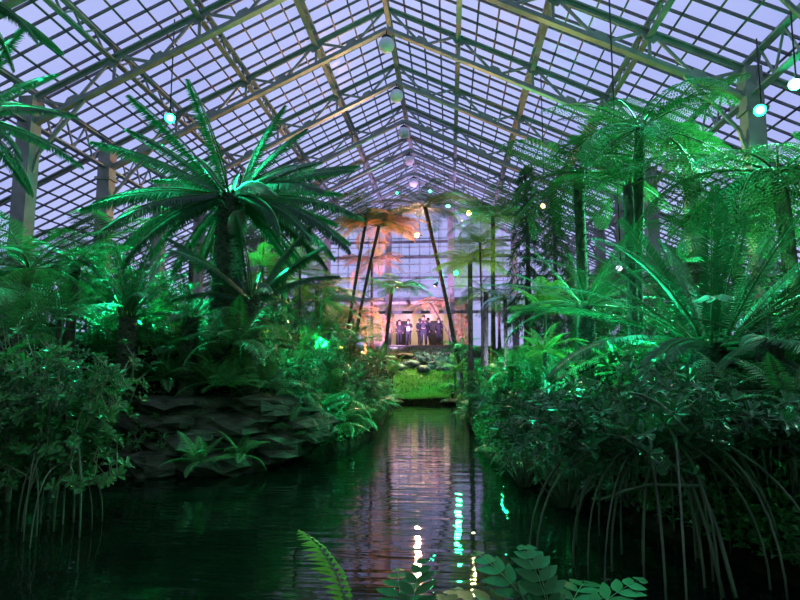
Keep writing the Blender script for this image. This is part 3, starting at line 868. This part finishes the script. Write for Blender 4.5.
# ------------------------------------------------------------------ bushes
# small-leaved bush standing on stilt roots in the near left water
p = P(62, 545, 5.3)
e = bush('stilt_root_bush', 'small-leaved bush on thin stilt roots in the near left water', (p.x-.12, 5.3, .4), .86, .7, 1.5, 40, 11, mat='fern', per=11, leafL=.088, leafW=.042, whorl=8, zlo=.12)
stilt_roots(e, 15, .42, .42, 3, .010, depth=-.5, top=(.1,-.15,0))
p = P(-40, 500, 4.9)
bush('leafy_shrub', 'leafy shrub at the left edge beside the stilt-rooted bush', (p.x, 5.6, .5), .7, .6, 1.5, 20, 12, per=9, leafL=.06, leafW=.03)
# mangrove-like bush with arching stilt roots, near right
p = P(655, 560, 4.7)
e = bush('stilt_root_bush', 'wide dark bush on arching stilt roots in the near right foreground', (p.x, 4.7, .72), 1.35, .85, .85, 44, 13, mat='bush', per=12, leafL=.1, leafW=.042, whorl=7, zlo=.35)
stilt_roots(e, 28, .85, .34, 5, .0105, depth=-.85, top=(0,-.1,0))
for (a, c_, r_) in [((628,392,4.3),(688,431,4.1),.014), ((664,425,4.3),(680,462,4.2),.011), ((600,500,4.2),(700,486,4.2),.012), ((700,486,4.2),(736,598,4.0),.014), ((690,480,4.3),(724,600,4.1),.012)]:
    A = P(*a)-e.location; C_ = P(*c_)-e.location
    m_ = (A+C_)/2+Vector((.02,.03,.05))
    b = MB(); b.tube([A, A.lerp(m_,.5)+Vector((0,0,.015)), m_, m_.lerp(C_,.5), C_], [r_*.6, r_*.8, r_, r_, r_*1.05], 7); o = b.build('bare_branch', MT['root'], e)
BS = [ # px, Y, w, d, h, nb, mat, leafL, leafW, label
 (760, 4.9, .8, .7, 1.05, 24, 'bush', .07, .034, 'dense dark shrub filling the lower right edge'),
 (520, 7.4, .5, .6, 1.05, 20, 'bush', .06, .026, 'dark trailing shrub leaning over the water on the right bank'),
 (560, 6.4, .6, .6, 1.15, 22, 'bush', .065, .028, 'dark leafy shrub between the trailing shrub and the wide stilt-rooted bush'),
 (620, 6.0, .65, .6, 1.25, 22, 'bush', .07, .03, 'leafy shrub under the left fronds of the huge right cycad'),
 (700, 5.6, .7, .6, 1.05, 22, 'bush', .075, .034, 'glossy dark shrub at the foot of the huge right cycad'),
 (500, 10.5, .55, .7, 1.3, 22, 'fern', .08, .03, 'bright green leafy shrub beside the right water edge'),
 (538, 9.2, .6, .6, 1.35, 22, 'fern', .085, .03, 'bright green shrub below the teal-lit cycad'),
 (482, 13.5, .5, .8, 1.1, 20, 'broad', .08, .03, 'mid-green shrub overhanging the narrow part of the pond'),
 (476, 17.5, .6, .8, 1.2, 18, 'fern', .09, .035, 'green shrub at the far right shore of the pond'),
 (330, 11.2, .6, .8, 1.5, 24, 'broad', .1, .022, 'narrow-leaved dark shrub hanging over the left water edge'),
 (366, 14.5, .6, .9, 1.35, 22, 'broad', .1, .022, 'narrow-leaved shrub at the narrow part of the pond, left side'),
 (300, 9.6, .6, .6, 1.5, 24, 'broad', .09, .022, 'dark narrow-leaved shrub right of the limestone ledge'),
 (92, 7.9, .7, .6, 1.0, 22, 'fern', .055, .026, 'creeping green shrub between the stilt-rooted bush and the limestone ledge'),
 (160, 8.2, .7, .5, .8, 22, 'fern', .06, .026, 'bright creeping shrub on top of the limestone ledge'),
 (128, 9.1, .75, .45, .85, 26, 'fern', .06, .028, 'bright emerald creeping shrub above the left end of the ledge'),
 (200, 9.3, .6, .45, .9, 24, 'fern', .06, .028, 'emerald creeping shrub at the foot of the big cycad trunk'),
 (262, 9.7, .6, .5, .9, 18, 'fern', .07, .03, 'leafy green shrub right of the big cycad trunk'),
 (8, 8.6, .9, .6, 1.45, 26, 'bush', .09, .04, 'tall dark shrub behind the ferns at the left edge'),
 (62, 9.4, .9, .6, 1.5, 26, 'bush', .09, .04, 'tall dark shrub below the leftmost column'),
 (118, 10.4, .9, .6, 1.5, 24, 'fern', .09, .04, 'leafy shrub behind the upright bright cycad'),
 (172, 10.8, .8, .6, 1.45, 24, 'fern', .09, .04, 'green-lit leafy shrub just behind and left of the big cycad trunk'),
 (280, 13.0, .9, .6, 1.3, 22, 'bush', .1, .045, 'dark shrub behind the big cycad offset'),
 (560, 13.5, .9, .7, 1.6, 24, 'bush', .1, .045, 'tall dark shrub behind the thick tree fern trunk'),
 (622, 11.5, .9, .7, 1.6, 24, 'bush', .1, .045, 'tall dark shrub between the two thick right trunks'),
 (690, 9.5, .9, .7, 1.3, 24, 'bush', .09, .04, 'tall dark shrub behind the huge right cycad'),
 (785, 8.5, .9, .7, 1.5, 24, 'bush', .09, .04, 'tall dark shrub at the right edge behind the bright tree fern'),
 (410, 29.5, .6, .5, .5, 10, 'blue', .13, .06, 'low blue-grey shrub at the left end of the stone steps'),
 (433, 28.6, .6, .5, .5, 10, 'blue', .13, .06, 'low blue-grey shrub between the boulders below the right visitors'),
 (352, 33.0, 1.5, .8, 3.6, 22, 'orangelit', .16, .05, 'tall rust-lit twiggy shrub behind the leaning pair'),
 (375, 35.0, 1.2, .8, 3.0, 18, 'orangelit', .16, .05, 'rust-lit twiggy shrub at the left foot of the gable'),
 (462, 35.0, 1.0, .8, 2.6, 16, 'orangelit', .15, .05, 'twiggy shrub with yellow leaves at the right foot of the gable'),
 (445, 29.0, .8, .6, .9, 14, 'blue', .14, .06, 'blue-lit shrub at the right end of the stone steps'),
 (421, 30.5, .5, .5, .7, 10, 'blue', .13, .06, 'small blue-lit shrub in front of the tall visitor'),
]
for i, (px, Y, w_, d_, h_, nb, mt, l1, l2, lb) in enumerate(BS):
    g0 = onground(px, Y); z0 = max(g0.z-.1, .02)
    bush('leafy_shrub', lb, (g0.x, Y, z0), w_, d_, h_, nb, 100+i, mat=mt, per=9, leafL=l1, leafW=l2, shape='lance' if mt == 'broad' else 'obov')

# ------------------------------------------------------------------ ferns with a place of their own
FS = [ # kind, px, py, Y, L, label
 ('sword*', 238, 345, 8.3, .95, 'large dark fern arching over the ledge below the big cycad'),
 ('lacy*', 225, 385, 8.2, .55, 'lacy fern hanging in front of the limestone ledge'),
 ('sword*', 198, 462, 7.35, .5, 'green fern at the water line below the ledge, left of two'),
 ('sword*', 240, 455, 7.8, .5, 'green fern at the water line below the ledge, right of two'),
 ('lacy*', 290, 438, 8.6, .5, 'pale-lit fern hanging low at the pond end of the ledge'),
 ('sword*', 128, 388, 8.6, .7, 'dark fern at the left end of the limestone ledge top'),
 ('sword*', 165, 380, 8.7, .8, 'dark green fern on the ledge top under the bright creeping shrub'),
 ('sword*', 212, 384, 8.7, .75, 'dark fern spilling over the ledge left of the hanging teal fern'),
 ('sword*', 262, 388, 8.9, .8, 'dark fern spilling over the ledge right of the hanging teal fern'),
 ('strap*', 300, 405, 9.1, .75, 'dark drooping fern over the pond end of the ledge'),
 ('lacy*', 190, 352, 9.0, .8, 'emerald lacy fern in front of the big cycad trunk'),
 ('lacy', 60, 318, 6.8, .75, 'lacy fern above the stilt-rooted bush on the left'),
 ('lacy', 20, 335, 6.2, .7, 'dark lacy fern at the left edge above the stilt-rooted bush'),
 ('sword', 100, 330, 9.3, .85, 'dark green fern under the upright bright cycad'),
 ('sword', 150, 330, 9.6, .95, 'bright emerald fern right of the upright bright cycad'),
 ('sword', 178, 345, 9.6, .8, 'emerald-lit fern at the top of the ledge left of the cycad trunk'),
 ('lacy', 128, 352, 9.1, .7, 'green fern above the left end of the ledge'),
 ('sword', 790, 405, 4.6, .6, 'teal-green fern reaching in at the right edge'),
 ('sword', 735, 398, 5.2, .5, 'teal fern at the foot of the huge right cycad'),
 ('lacy', 690, 408, 4.9, .45, 'green lacy fern among the dark leaves below the huge right cycad'),
 ('lacy*', 640, 445, 4.3, .4, 'brighter green fern in the heart of the stilt-rooted bush'),
 ('lacy*', 598, 468, 4.9, .35, 'pale green fern low over the water left of the stilt roots'),
 ('sword', 620, 372, 6.9, .65, 'green fern left of the huge cycad base'),
 ('sword', 660, 362, 7.2, .6, 'dark fern close against the huge cycad base'),
 ('lime', 545, 352, 9.0, .7, 'lime green fern below the teal-lit cycad'),
 ('sword', 512, 372, 9.8, .65, 'green fern over the right water edge'),
 ('strap', 470, 395, 14.5, .7, 'arching fern at the narrow right shore'),
 ('strap*', 500, 400, 9.4, .6, 'dark drooping fern low on the right bank'),
 ('lime', 455, 372, 24.0, 1.1, 'yellow-green fern at the right of the grass mound'),
 ('lime', 392, 372, 24.5, 1.1, 'yellow-green fern at the left of the grass mound'),
 ('sword', 378, 362, 22.0, 1.1, 'green fern on the left far shore beside the grass mound'),
 ('strap', 462, 352, 25.0, 1.2, 'teal-lit grassy fern under the slanting trunk'),
 ('sword', 350, 345, 20.0, 1.2, 'bright green fern at the feet of the leaning pair'),
 ('sword', 330, 330, 18.0, 1.1, 'green fern under the bright spreading tree fern'),
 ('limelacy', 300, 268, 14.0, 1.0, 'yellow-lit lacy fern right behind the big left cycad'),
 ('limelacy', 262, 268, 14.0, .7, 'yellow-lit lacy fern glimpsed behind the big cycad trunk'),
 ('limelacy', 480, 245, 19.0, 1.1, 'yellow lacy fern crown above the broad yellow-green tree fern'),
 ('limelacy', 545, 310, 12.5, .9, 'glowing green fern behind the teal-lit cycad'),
]
for k, px, py, Y, L, lb in FS:
    q = P(px, py, Y); fern(k.rstrip('*'), q, L, lb, stem='*' not in k)
# those standing high get a short stump so that nothing floats
# ------------------------------------------------------------------ fill: ferns crowding the banks
def fill(n, xr_, yr_, kinds, Lr, label, group, seed, side):
    r = random.Random(seed); c = 0
    while c < n:
        y = r.uniform(*yr_); t = r.random()
        x = interp(XL_T, y) - (xr_[0]+(xr_[1]-xr_[0])*t) if side < 0 else interp(XR_T, y) + (xr_[0]+(xr_[1]-xr_[0])*t)
        fern(r.choice(kinds), (x, y, gz(x, y)-.03), r.uniform(*Lr), label, group); c += 1
fill(26, (.05,.6), (8.8,22), ['strap','strap','sword'], (.55,.85), 'drooping fern trailing to the water along the left shore', 'drooping ferns along the left shore', 1, -1)
fill(9, (.0,.35), (5.2,7.6), ['strap','sword'], (.4,.55), 'drooping fern at the water edge behind the left stilt-rooted bush', 'drooping ferns behind the left stilt-rooted bush', 9, -1)
fill(34, (.5,4), (9.5,16), ['sword','lacy','sword'], (.7,1.05), 'fern in the dense bed behind the big left cycad', 'ferns in the bed behind the big left cycad', 2, -1)
fill(24, (.4,5), (16,30), ['sword','lime','lacy'], (.7,1.2), 'fern in the far left bed below the leaning tree ferns', 'ferns in the far left bed', 3, -1)
fill(16, (.3,4.5), (6.3,8.6), ['lacy','sword'], (.5,.8), 'fern crowding the top of the left bank above the ledge', 'ferns crowding the left bank above the ledge', 4, -1)
fill(22, (.05,.6), (7.5,22), ['strap','sword','lacy'], (.45,.7), 'fern trailing to the water along the right shore', 'ferns along the right shore', 5, 1)
fill(34, (.5,5), (8,16), ['sword','lacy','sword'], (.65,1.0), 'fern in the bed behind the huge right cycad', 'ferns in the bed behind the huge right cycad', 6, 1)
fill(24, (.4,5), (16,30), ['sword','lime','lacy'], (.7,1.2), 'fern in the far right bed below the straight tree fern', 'ferns in the far right bed', 7, 1)
fill(14, (.5,3.5), (4.6,7.5), ['sword','lacy'], (.4,.6), 'fern under the dark shrubs of the near right bank', 'ferns under the near right shrubs', 8, 1)

# background tree ferns down both sides of the hall
def bg(n, side, seed, label, group):
    r = random.Random(seed)
    for i in range(n):
        y = 12.5 + 22*(i+.5)/n + r.uniform(-.6,.6)
        x = (-3.6 - r.uniform(.6, 6.5)) if side < 0 else (1.9 + r.uniform(.6, 5.0))
        g0 = gz(x, y)
        treefern('tree_fern', label, (x, y, g0), r.uniform(1.2, 3.0), .1, 13, r.uniform(1.3, 1.9), TF, els=(50,-25), seed=seed*50+i, group=group)
bg(13, -1, 5, 'dim tree fern in the shadowy bed along the left columns', 'tree ferns along the left columns')
bg(13, 1, 6, 'dim tree fern in the shadowy bed along the right columns', 'tree ferns along the right columns')

# ------------------------------------------------------------------ near foreground
e = empty('fern_plant', P(352, 640, 2.7)); tag(e, 'single yellow-green fern frond rising from the bottom edge left of the reflections', 'fern')
A = P(348, 616, 2.7); T = P(272, 545, 2.7)
fr = pinnate('frond', [MT['limefern'], MT['stem']], 1, 16, .3, .062, .9, 1.2, 0, .1, 80, 60, 'fern', 77, .008)
o = link('frond', fr, e); dv = T-A
az = math.atan2(.12, dv.x); o.matrix_local = Matrix.Translation(A-e.location) @ frond_mat(az, rad(78), rad(65), .47)

def broad_leaf_mesh(name, n, L, W, droop, seed, mats):
    return pinnate(name, mats, 1, n, L, W, droop, 1.2, .05, .2, 66, 40, 'fern', seed, .009, pdroop=.12, shape='ovate')
BL = [broad_leaf_mesh('compound_leaf', 6, .3, .115, d_, 90+i, [MT['broad'], MT['stem']]) for i, d_ in enumerate((.5,.9,1.2))]
def broadplant(label, base, specs, seed):
    e = empty('broad_leaved_plant', base); tag(e, label, 'plant')
    r = random.Random(seed)
    for az, el, L in specs:
        add_frond(e, r.choice(BL), rad(az), rad(el), L, 0, r.uniform(-.2,.2), name='compound_leaf')
    return e
broadplant('broad-leaved plant with pinnate leaves in the bottom right foreground', P(560, 640, 2.9), [(100,50,.5),(140,45,.55),(60,45,.5),(175,40,.6),(20,40,.5),(120,75,.45),(200,40,.45)], 3)
broadplant('dark broad-leaved plant low over the water at the bottom centre', P(405, 650, 3.0), [(100,35,.55),(140,35,.55),(60,30,.5),(170,30,.5),(15,25,.5),(80,60,.45)], 4)

# ------------------------------------------------------------------ uncountable ground leaves and grass
def cover(name, label, n, sampler, mat, L, W, seed, group=None):
    r = np.random.RandomState(seed); ps = []
    rr = random.Random(seed)
    while len(ps) < n:
        x, y = sampler(rr); z = gz(x, y)
        if z > .06: ps.append((x, y, z+rr.uniform(0,.22)*rr.random()))
    ps = np.array(ps); a = r.uniform(0, 6.28, n); el = r.uniform(-.2, 1.2, n)
    ds = np.stack([np.cos(a)*np.cos(el), np.sin(a)*np.cos(el), np.sin(el)], 1)
    ns = np.stack([r.normal(0,.4,n), r.normal(0,.4,n)-.3, np.ones(n)], 1)
    b = MB(); b.leaves(ps, ds, ns, r.uniform(.6,1.3,n)*L, W, shape='obov' if W > .02 else 'lance')
    o = b.build(name, mat); tag(o, label, 'undergrowth', kind='stuff'); return o
cover('undergrowth', 'small leaves carpeting the left bank', 34000, lambda r: ((lambda y: (interp(XL_T, y)-abs(r.gauss(0,r.choice((.4,2.2)))), y))(3.5+18*r.random()**1.6)), MT['fern'], .075, .04, 3)
cover('undergrowth', 'small leaves carpeting the right bank', 34000, lambda r: ((lambda y: (interp(XR_T, y)+abs(r.gauss(0,r.choice((.4,2.2)))), y))(3.0+18*r.random()**1.6)), MT['fern'], .075, .04, 4)
cover('undergrowth', 'leafy growth at the far end of the hall', 12000, lambda r: (r.uniform(-9,6), r.uniform(23,36)) , MT['fern'], .16, .06, 5)
def mound(r):
    while 1:
        x = r.uniform(-2.6,.75); y = r.uniform(22.4, 28.5)
        if abs(x+.95) < 1.75: return x, y
o = cover('grass', 'bright green mossy grass mound at the far end of the pond', 30000, mound, MT['grass'], .13, .012, 6); o['category'] = 'grass'

# ------------------------------------------------------------------ people on the terrace
SK = noise_mat('skin', (.3,.17,.11), (.36,.21,.14), 4, .6)
def cloth(n, c): return noise_mat(n, c, tuple(a*1.4+.002 for a in c), 12, .85, bump=.2)
def skin_obj(name, verts, edges, rads, mat, parent, sub=2, root=0):
    me = bpy.data.meshes.new(name); me.from_pydata(verts, edges, []); me.materials.append(mat)
    o = link(name, me, parent)
    m = o.modifiers.new('skin', 'SKIN'); m.use_smooth_shade = True
    if not me.skin_vertices: me.skin_vertices.new() if hasattr(me.skin_vertices, 'new') else None
    for i, sv in enumerate(me.skin_vertices[0].data): sv.radius = (rads[i], rads[i]) if not hasattr(rads[i], '__len__') else rads[i]; sv.use_root = (i == root)
    s = o.modifiers.new('sub', 'SUBSURF'); s.levels = sub; s.render_levels = sub
    return o
def person(px, Y, h, rz, label, coatc, trc, hairc, pose, seed=0, long_coat=False, bag=None):
    x = P(px, 345, Y).x; e = empty('person', (x, Y, 2.72), rz); tag(e, label, 'person', None)
    k = h/1.75; s = lambda *v: tuple(a*k for a in v)
    # joints: pelvis, waist, chest, neck, skull base, head top, shoulders/elbows/wrists/hands, hips/knees/ankles/toes
    ar, al = pose.get('arms', ((.05,0),(.05,0)))
    st = pose.get('stride', .06); 
    J = [s(0,0,.95), s(0,.01,1.12), s(0,.01,1.33), s(0,0,1.47), s(0,-.01,1.56), s(0,-.02,1.68)]
    Rr = [.13,.115,.135,.055,.085,.085]
    E = [(0,1),(1,2),(2,3),(3,4),(4,5)]
    armsidx = []
    for sg, (fw, up) in ((-1, ar), (1, al)):
        b0 = len(J)
        sh = s(sg*.19,.01,1.4); el = s(sg*(.24), .02-fw*.4, 1.13+up*.1); wr = s(sg*(.22-.1*up), -.05-fw, .9+up*.42); hd = s(sg*(.2-.13*up), -.08-fw*1.15, .82+up*.5)
        J += [sh, el, wr, hd]; Rr += [.06,.043,.03,.035]; E += [(2,b0),(b0,b0+1),(b0+1,b0+2),(b0+2,b0+3)]; armsidx.append(b0)
    legs = []
    for sg in (-1, 1):
        b0 = len(J); o_ = sg*st
        J += [s(sg*.095,0,.88), s(sg*.1, -.03+o_*.4, .5), s(sg*.1, .03+o_, .09), s(sg*.11, -.12+o_, .035)]; Rr += [.085,.06,.042,.035]
        E += [(0,b0),(b0,b0+1),(b0+1,b0+2),(b0+2,b0+3)]; legs.append(b0)
    Rr = [a*k for a in Rr]
    skin_obj('body', J, E, Rr, SK, e)
    ct = cloth('coat_cloth', coatc); tr = cloth('trouser_cloth', trc); hr = cloth('hair', hairc)
    ci = [0,1,2]+[a+i for a in armsidx for i in (0,1,2)]; mp_ = {j:i for i,j in enumerate(ci)}
    cv = [J[j] for j in ci]; cr_ = [Rr[j]*1.18+.012 for j in ci]; ce = [(mp_[a],mp_[b]) for a,b in E if a in mp_ and b in mp_]
    if long_coat: cv.append(s(0,0,.62)); cr_.append(.19*k); ce.append((0, len(cv)-1))
    skin_obj('coat', cv, ce, cr_, ct, e)
    ti = [0]+[a+i for a in legs for i in (0,1,2)]; mp_ = {j:i for i,j in enumerate(ti)}
    skin_obj('trousers', [J[j] for j in ti], [(mp_[a],mp_[b]) for a,b in E if a in mp_ and b in mp_], [Rr[j]*1.15+.01 for j in ti], tr, e)
    for l in legs: skin_obj('shoe', [J[l+2], J[l+3]], [(0,1)], [Rr[l+2]*1.1, Rr[l+3]*1.15], MT['black'], e, 1)
    b = MB(); hz = 1.65*k
    b.lathe([(.0,.125*k),(.06*k,.11*k),(.1*k,.06*k),(.107*k,0),(.095*k,-.07*k)], (0,.022*k,hz), 14)
    b.build('hair', hr, e)
    b = MB(); b.box((0,-.098*k,1.6*k), (.022*k,.04*k,.05*k)); 
    b.build('nose', SK, e)
    if bag:
        b = MB(); b.lathe([(0,-.16),(.1,-.15),(.13,0),(.1,.14),(0,.16)], (bag*.16*k, -.12, 1.12*k), 12); o = b.build('bag', cloth('pale_bag', (.45,.42,.4)), e); tag(o, 'pale bag worn across the chest')
    return e
dk = (.012,.012,.016)
person(399.5, 37.0, 1.66, .3, 'person in dark clothes at the left end of the visitors, arms by the sides', (.02,.016,.02), dk, (.02,.012,.01), {'stride':.08})
person(408.5, 36.8, 1.68, -.2, 'person in a dark jacket with a pale patch at the chest, second from the left', (.03,.025,.03), dk, (.02,.015,.01), {'arms':((.22,.9),(.2,.8))}, bag=.2)
person(420.0, 37.2, 1.74, .5, 'person in a dark coat half hidden behind the tallest visitor on the left', (.015,.015,.02), dk, (.03,.02,.015), {'arms':((.1,.3),(.05,0))}, long_coat=True)
person(423.8, 36.5, 1.9, 0, 'tallest person of the visitors, standing in the middle in dark clothes', (.02,.018,.024), (.02,.02,.03), (.01,.01,.01), {'arms':((.25,1),(.25,1)),'stride':.1})
person(428.0, 36.9, 1.76, -.6, 'person in a long dark coat just right of the tallest visitor', (.012,.012,.015), dk, (.02,.015,.01), {}, long_coat=True)
person(438.8, 36.4, 1.72, .2, 'person in a long dark coat at the right end of the visitors', (.014,.012,.016), dk, (.015,.01,.01), {'arms':((.05,0),(.15,.3)),'stride':.05}, long_coat=True)
# ------------------------------------------------------------------ lamps
EM = {}
def lampmat(k, col, st):
    key = (k,)
    if key not in EM: EM[key] = emit_mat('lit_lens_'+k, col, st)
    return EM[key]
def floodlight(px, py, Y, target, kind, col, power, label, r=.11, ang=100, est=30, group='coloured floodlights', blend=.6, mount='up'):
    est = est*.13; p = P(px, py, Y); e = empty('floodlight', p); tag(e, label, 'floodlight', group)
    d = (Vector(target)-p).normalized(); q = d.to_track_quat('-Z', 'Y'); e.rotation_mode = 'QUATERNION'; e.rotation_quaternion = q
    b = MB(); b.lathe([(0,.26),(r*.5,.25),(r*.85,.12),(r*1.08,0),(r*1.12,-.03),(r*1.0,-.03),(r*.98,.01)], n=20); b.build('housing', MT['black'], e)
    b = MB(); b.lathe([(0,-.015),(r*.6,-.01),(r*.97,0),(r*.97,.012)], n=20); b.build('lens', lampmat(kind, col, est), e)
    b = MB(); 
    b.tube([(-r*1.3,0,.1),(-r*1.3,0,.3),(0,0,.42),(r*1.3,0,.3),(r*1.3,0,.1)], .014, 6); b.tube([(-r*1.35,0,.1),(r*1.35,0,.1)], .012, 6)
    b.build('yoke', MT['black'], e)
    if mount:
        inv = (Matrix.Translation(p) @ q.to_matrix().to_4x4()).inverted(); a0 = Vector((0,0,.42))
        wa = Matrix.Translation(p) @ q.to_matrix().to_4x4() @ a0
        wb = Vector((wa.x, wa.y, zrf(wa.x)-.12 if mount == 'up' else ground_z(wa.x, wa.y)-.05))
        b = MB(); b.tube([a0, inv @ wb], (.018 if Y < 20 else .01) if mount == 'up' else .035, 6); b.build('mounting_pole', MT['black'], e)
    L = bpy.data.lights.new('flood_lamp', 'SPOT'); L.energy = power; L.color = col; L.spot_size = rad(ang); L.spot_blend = blend; L.shadow_soft_size = r*.8
    lo = bpy.data.objects.new('flood_lamp', L); COL.objects.link(lo); lo.parent = e; lo.location = (0,0,-.06)
    if power > 5000 and 12 < Y < 20:
        L2 = bpy.data.lights.new('lamp_spill', 'POINT'); L2.energy = 130; L2.color = col; L2.shadow_soft_size = .05
        l2 = bpy.data.objects.new('lamp_spill', L2); COL.objects.link(l2); l2.parent = e; l2.location = (0,0,-.1)
    return e
GRN = (.01,1,.28); EMR = (.01,1,.36); WRM = (1,.45,.2); YEL = (1,.8,.25); ORG = (1,.4,.18)
floodlight(170,118,14.5, P(160,300,8.5), 'green', EMR, 16000, 'brilliant green floodlight on the roof girder above the left cycad', .13, 85, 60)
floodlight(760,110,13.6, P(690,300,6.6), 'green', EMR, 6000, 'brilliant green floodlight beside the right-hand column', .13, 100, 60)
floodlight(795,84,12.4, P(770,230,8.0), 'green2', (.12,1,.42), 12000, 'pale green floodlight at the upper right edge', .12, 100, 60)
floodlight(417,235,30.0, P(370,215,24), 'warm', (1,.5,.28), 6000, 'bright orange floodlight in the centre of the gable', .16, 80, 50)
floodlight(435,286,30.5, P(400,345,30), 'warm', (1,.42,.3), 2600, 'pink floodlight right of the small crooked tree fern', .12, 110, 50)
floodlight(397,287,31.5, P(360,335,30), 'warm', (1,.42,.3), 2600, 'small pink floodlight left of the gable centre', .09, 110, 50)
floodlight(430,191,34.0, P(425,330,27), 'green', GRN, 1500, 'small green floodlight under the ridge beside the last globe', .12, 70, 50)
floodlight(448,206,33.0, P(425,385,25), 'green', GRN, 9000, 'green floodlight below and right of the last ridge globe', .14, 60, 50)
floodlight(397,193,34.0, P(340,330,20), 'green', GRN, 2200, 'faint green floodlight left of the last ridge globe', .09, 80, 40)
floodlight(456,273,27.0, P(480,300,20), 'green', GRN, 2600, 'green floodlight low in front of the right gable column', .14, 120, 45)
floodlight(469,213,27.0, P(475,265,20), 'yellow', (1,.82,.3), 4000, 'yellow floodlight in the crown of the straight tree fern', .14, 90, 50)
floodlight(543,206,19.0, P(520,260,15), 'yellow', (1,.85,.45), 250, 'small yellow-white lamp beside the dark conifer', .09, 100, 25)
floodlight(619,268,13.0, P(600,330,10), 'white', (.7,.8,1), 160, 'small blue-white lamp among the teal cycad fronds', .07, 100, 25)


def uplight(px, Y, tgt, kind, col, power, label, ang=110, dz=.18):
    """added low spotlight, unseen on the ground, to brighten the plants"""
    p = onground(px, Y, dz)
    e = empty('added_uplight', p); tag(e, label, 'spotlight', 'added ground spotlights'); r = .08  # added fixture, put in to light the foliage around it
    q = (Vector(tgt)-p).normalized().to_track_quat('-Z', 'Y'); e.rotation_mode = 'QUATERNION'; e.rotation_quaternion = q
    b = MB(); b.lathe([(0,.2),(r*.8,.19),(r*1.0,.05),(r*1.05,-.05),(r*.98,-.05),(r*.95,.0)], n=16); b.build('housing', MT['black'], e)
    b = MB(); b.lathe([(0,-.01),(r*.96,0),(r*.96,.01)], n=16); b.build('lens', lampmat(kind+'_low', col, .6), e)
    inv = (Matrix.Translation(p) @ q.to_matrix().to_4x4()).inverted()
    b = MB(); b.tube([(0,0,.12), inv @ (p-Vector((0,0,dz+.05)))], .015, 6); b.build('spike', MT['black'], e)
    L = bpy.data.lights.new('added_spot_lamp', 'SPOT'); L.energy = power; L.color = col; L.spot_size = rad(ang); L.spot_blend = .7; L.shadow_soft_size = .06
    lo = bpy.data.objects.new('added_spot_lamp', L); COL.objects.link(lo); lo.parent = e; lo.location = (0,0,-.04)
    return e
uplight(752, 7.3, P(770,190,8.1), 'emerald', (.1,1,.3), 420, 'added green ground spotlight under the brilliant green tree fern')
a = bpy.data.lights.new('lobby_fill', 'AREA'); a.energy = 150; a.color = (1,.74,.5); a.size = 4; a.shape='RECTANGLE'; a.size_y = 1.5  # added area light, unseen, brightens the lobby
o = bpy.data.objects.new('lobby_fill', a); COL.objects.link(o); o.location = (XR, YW+1.6, 5.7)
uplight(345, 26.0, P(362,225,24.6), 'orange', ORG, 5000, 'added orange ground spotlight at the feet of the leaning pair')
uplight(366, 31.0, P(358,300,33), 'orange', ORG, 1200, 'added orange ground spotlight left of the terrace')
uplight(462, 30.5, P(430,230,36), 'pink', (.75,.42,1), 7500, 'added pink ground spotlight washing the gable glass from the right')
uplight(385, 33.0, P(400,220,40), 'pink', (.75,.42,1), 7500, 'added pink ground spotlight washing the gable glass from the left')
uplight(212, 11.0, P(215,230,9.3), 'emerald', EMR, 90, 'added green ground spotlight behind the big left cycad trunk')
uplight(140, 10.0, P(135,260,8.7), 'emerald', EMR, 700, 'added green ground spotlight behind the upright bright cycad')
uplight(268, 12.8, P(290,255,15.5), 'lime', (.6,1,.12), 230, 'added lime ground spotlight under the yellow-green tree fern')
uplight(322, 15.0, P(330,290,17.0), 'green', GRN, 1800, 'added green ground spotlight under the bright spreading tree fern')
uplight(452, 22.5, P(474,250,20.0), 'lime', (.7,1,.14), 1100, 'added lime ground spotlight under the broad yellow-green tree fern')
uplight(500, 13.0, P(515,330,11.0), 'green', GRN, 500, 'added green ground spotlight on the right bank by the bright shrubs', 130, .9)
uplight(560, 8.6, P(585,290,10.0), 'teal', (.02,1,.5), 450, 'added teal ground spotlight under the teal-lit cycad')
uplight(650, 8.0, P(700,260,6.8), 'emerald', EMR, 160, 'added green ground spotlight behind the huge right cycad')
uplight(505, 16.5, P(505,290,19.0), 'blue', (.5,.7,1), 420, 'added pale blue ground spotlight below the straight tree fern')
uplight(450, 25.0, P(440,350,28.0), 'blue', (.3,.75,1), 60, 'added pale blue ground spotlight beside the grass mound', 130)

uplight(575, 6.6, P(635,270,6.5), 'teal', (.02,1,.45), 320, 'added teal ground spotlight left of the huge right cycad', 110, .9)
floodlight(-160, -40, 7.0, P(60,440,5.3), 'white', (.35,1,.6), 700, 'added green-white floodlight on the left roof outside the view', .13, 80, 40)  # added lamp out of view, brightens the near left bush
floodlight(960, -60, 6.5, P(650,430,4.8), 'white', (.35,1,.6), 450, 'added green-white floodlight on the right roof outside the view', .13, 80, 40)  # added likewise for the near right bush
floodlight(30, -110, 10.9, P(158,318,8.9), 'green', EMR, 8000, 'added green floodlight on the left roof above the top edge of the view', .13, 42, 50)  # added unseen lamp to brighten the foliage above the ledge
floodlight(575, -110, 10.9, P(622,288,6.8), 'teal', (.02,1,.45), 3200, 'added teal floodlight on the right roof above the top edge of the view', .13, 44, 50)  # added unseen lamp for the left fronds of the right cycad
for (lx, ly, lz, tgt, pw_, an_, lb) in ((-1.8,-3.2,8.0, P(60,420,5.5), 600, 34, 'added soft green floodlight behind the viewer aimed at the left bush'),
                                (2.0,-3.2,8.0, P(670,420,5.0), 110, 34, 'added soft green floodlight behind the viewer aimed at the right bush')):
    e = floodlight(430, 300, 1.0, P(430,300,1.0)+(Vector(tgt)-Vector((lx,ly,lz))), 'pale', (.4,1,.6), pw_, lb, .1, an_, 10, mount='')  # added fill lamps behind the camera for the foreground
    e.location = (lx, ly, lz)
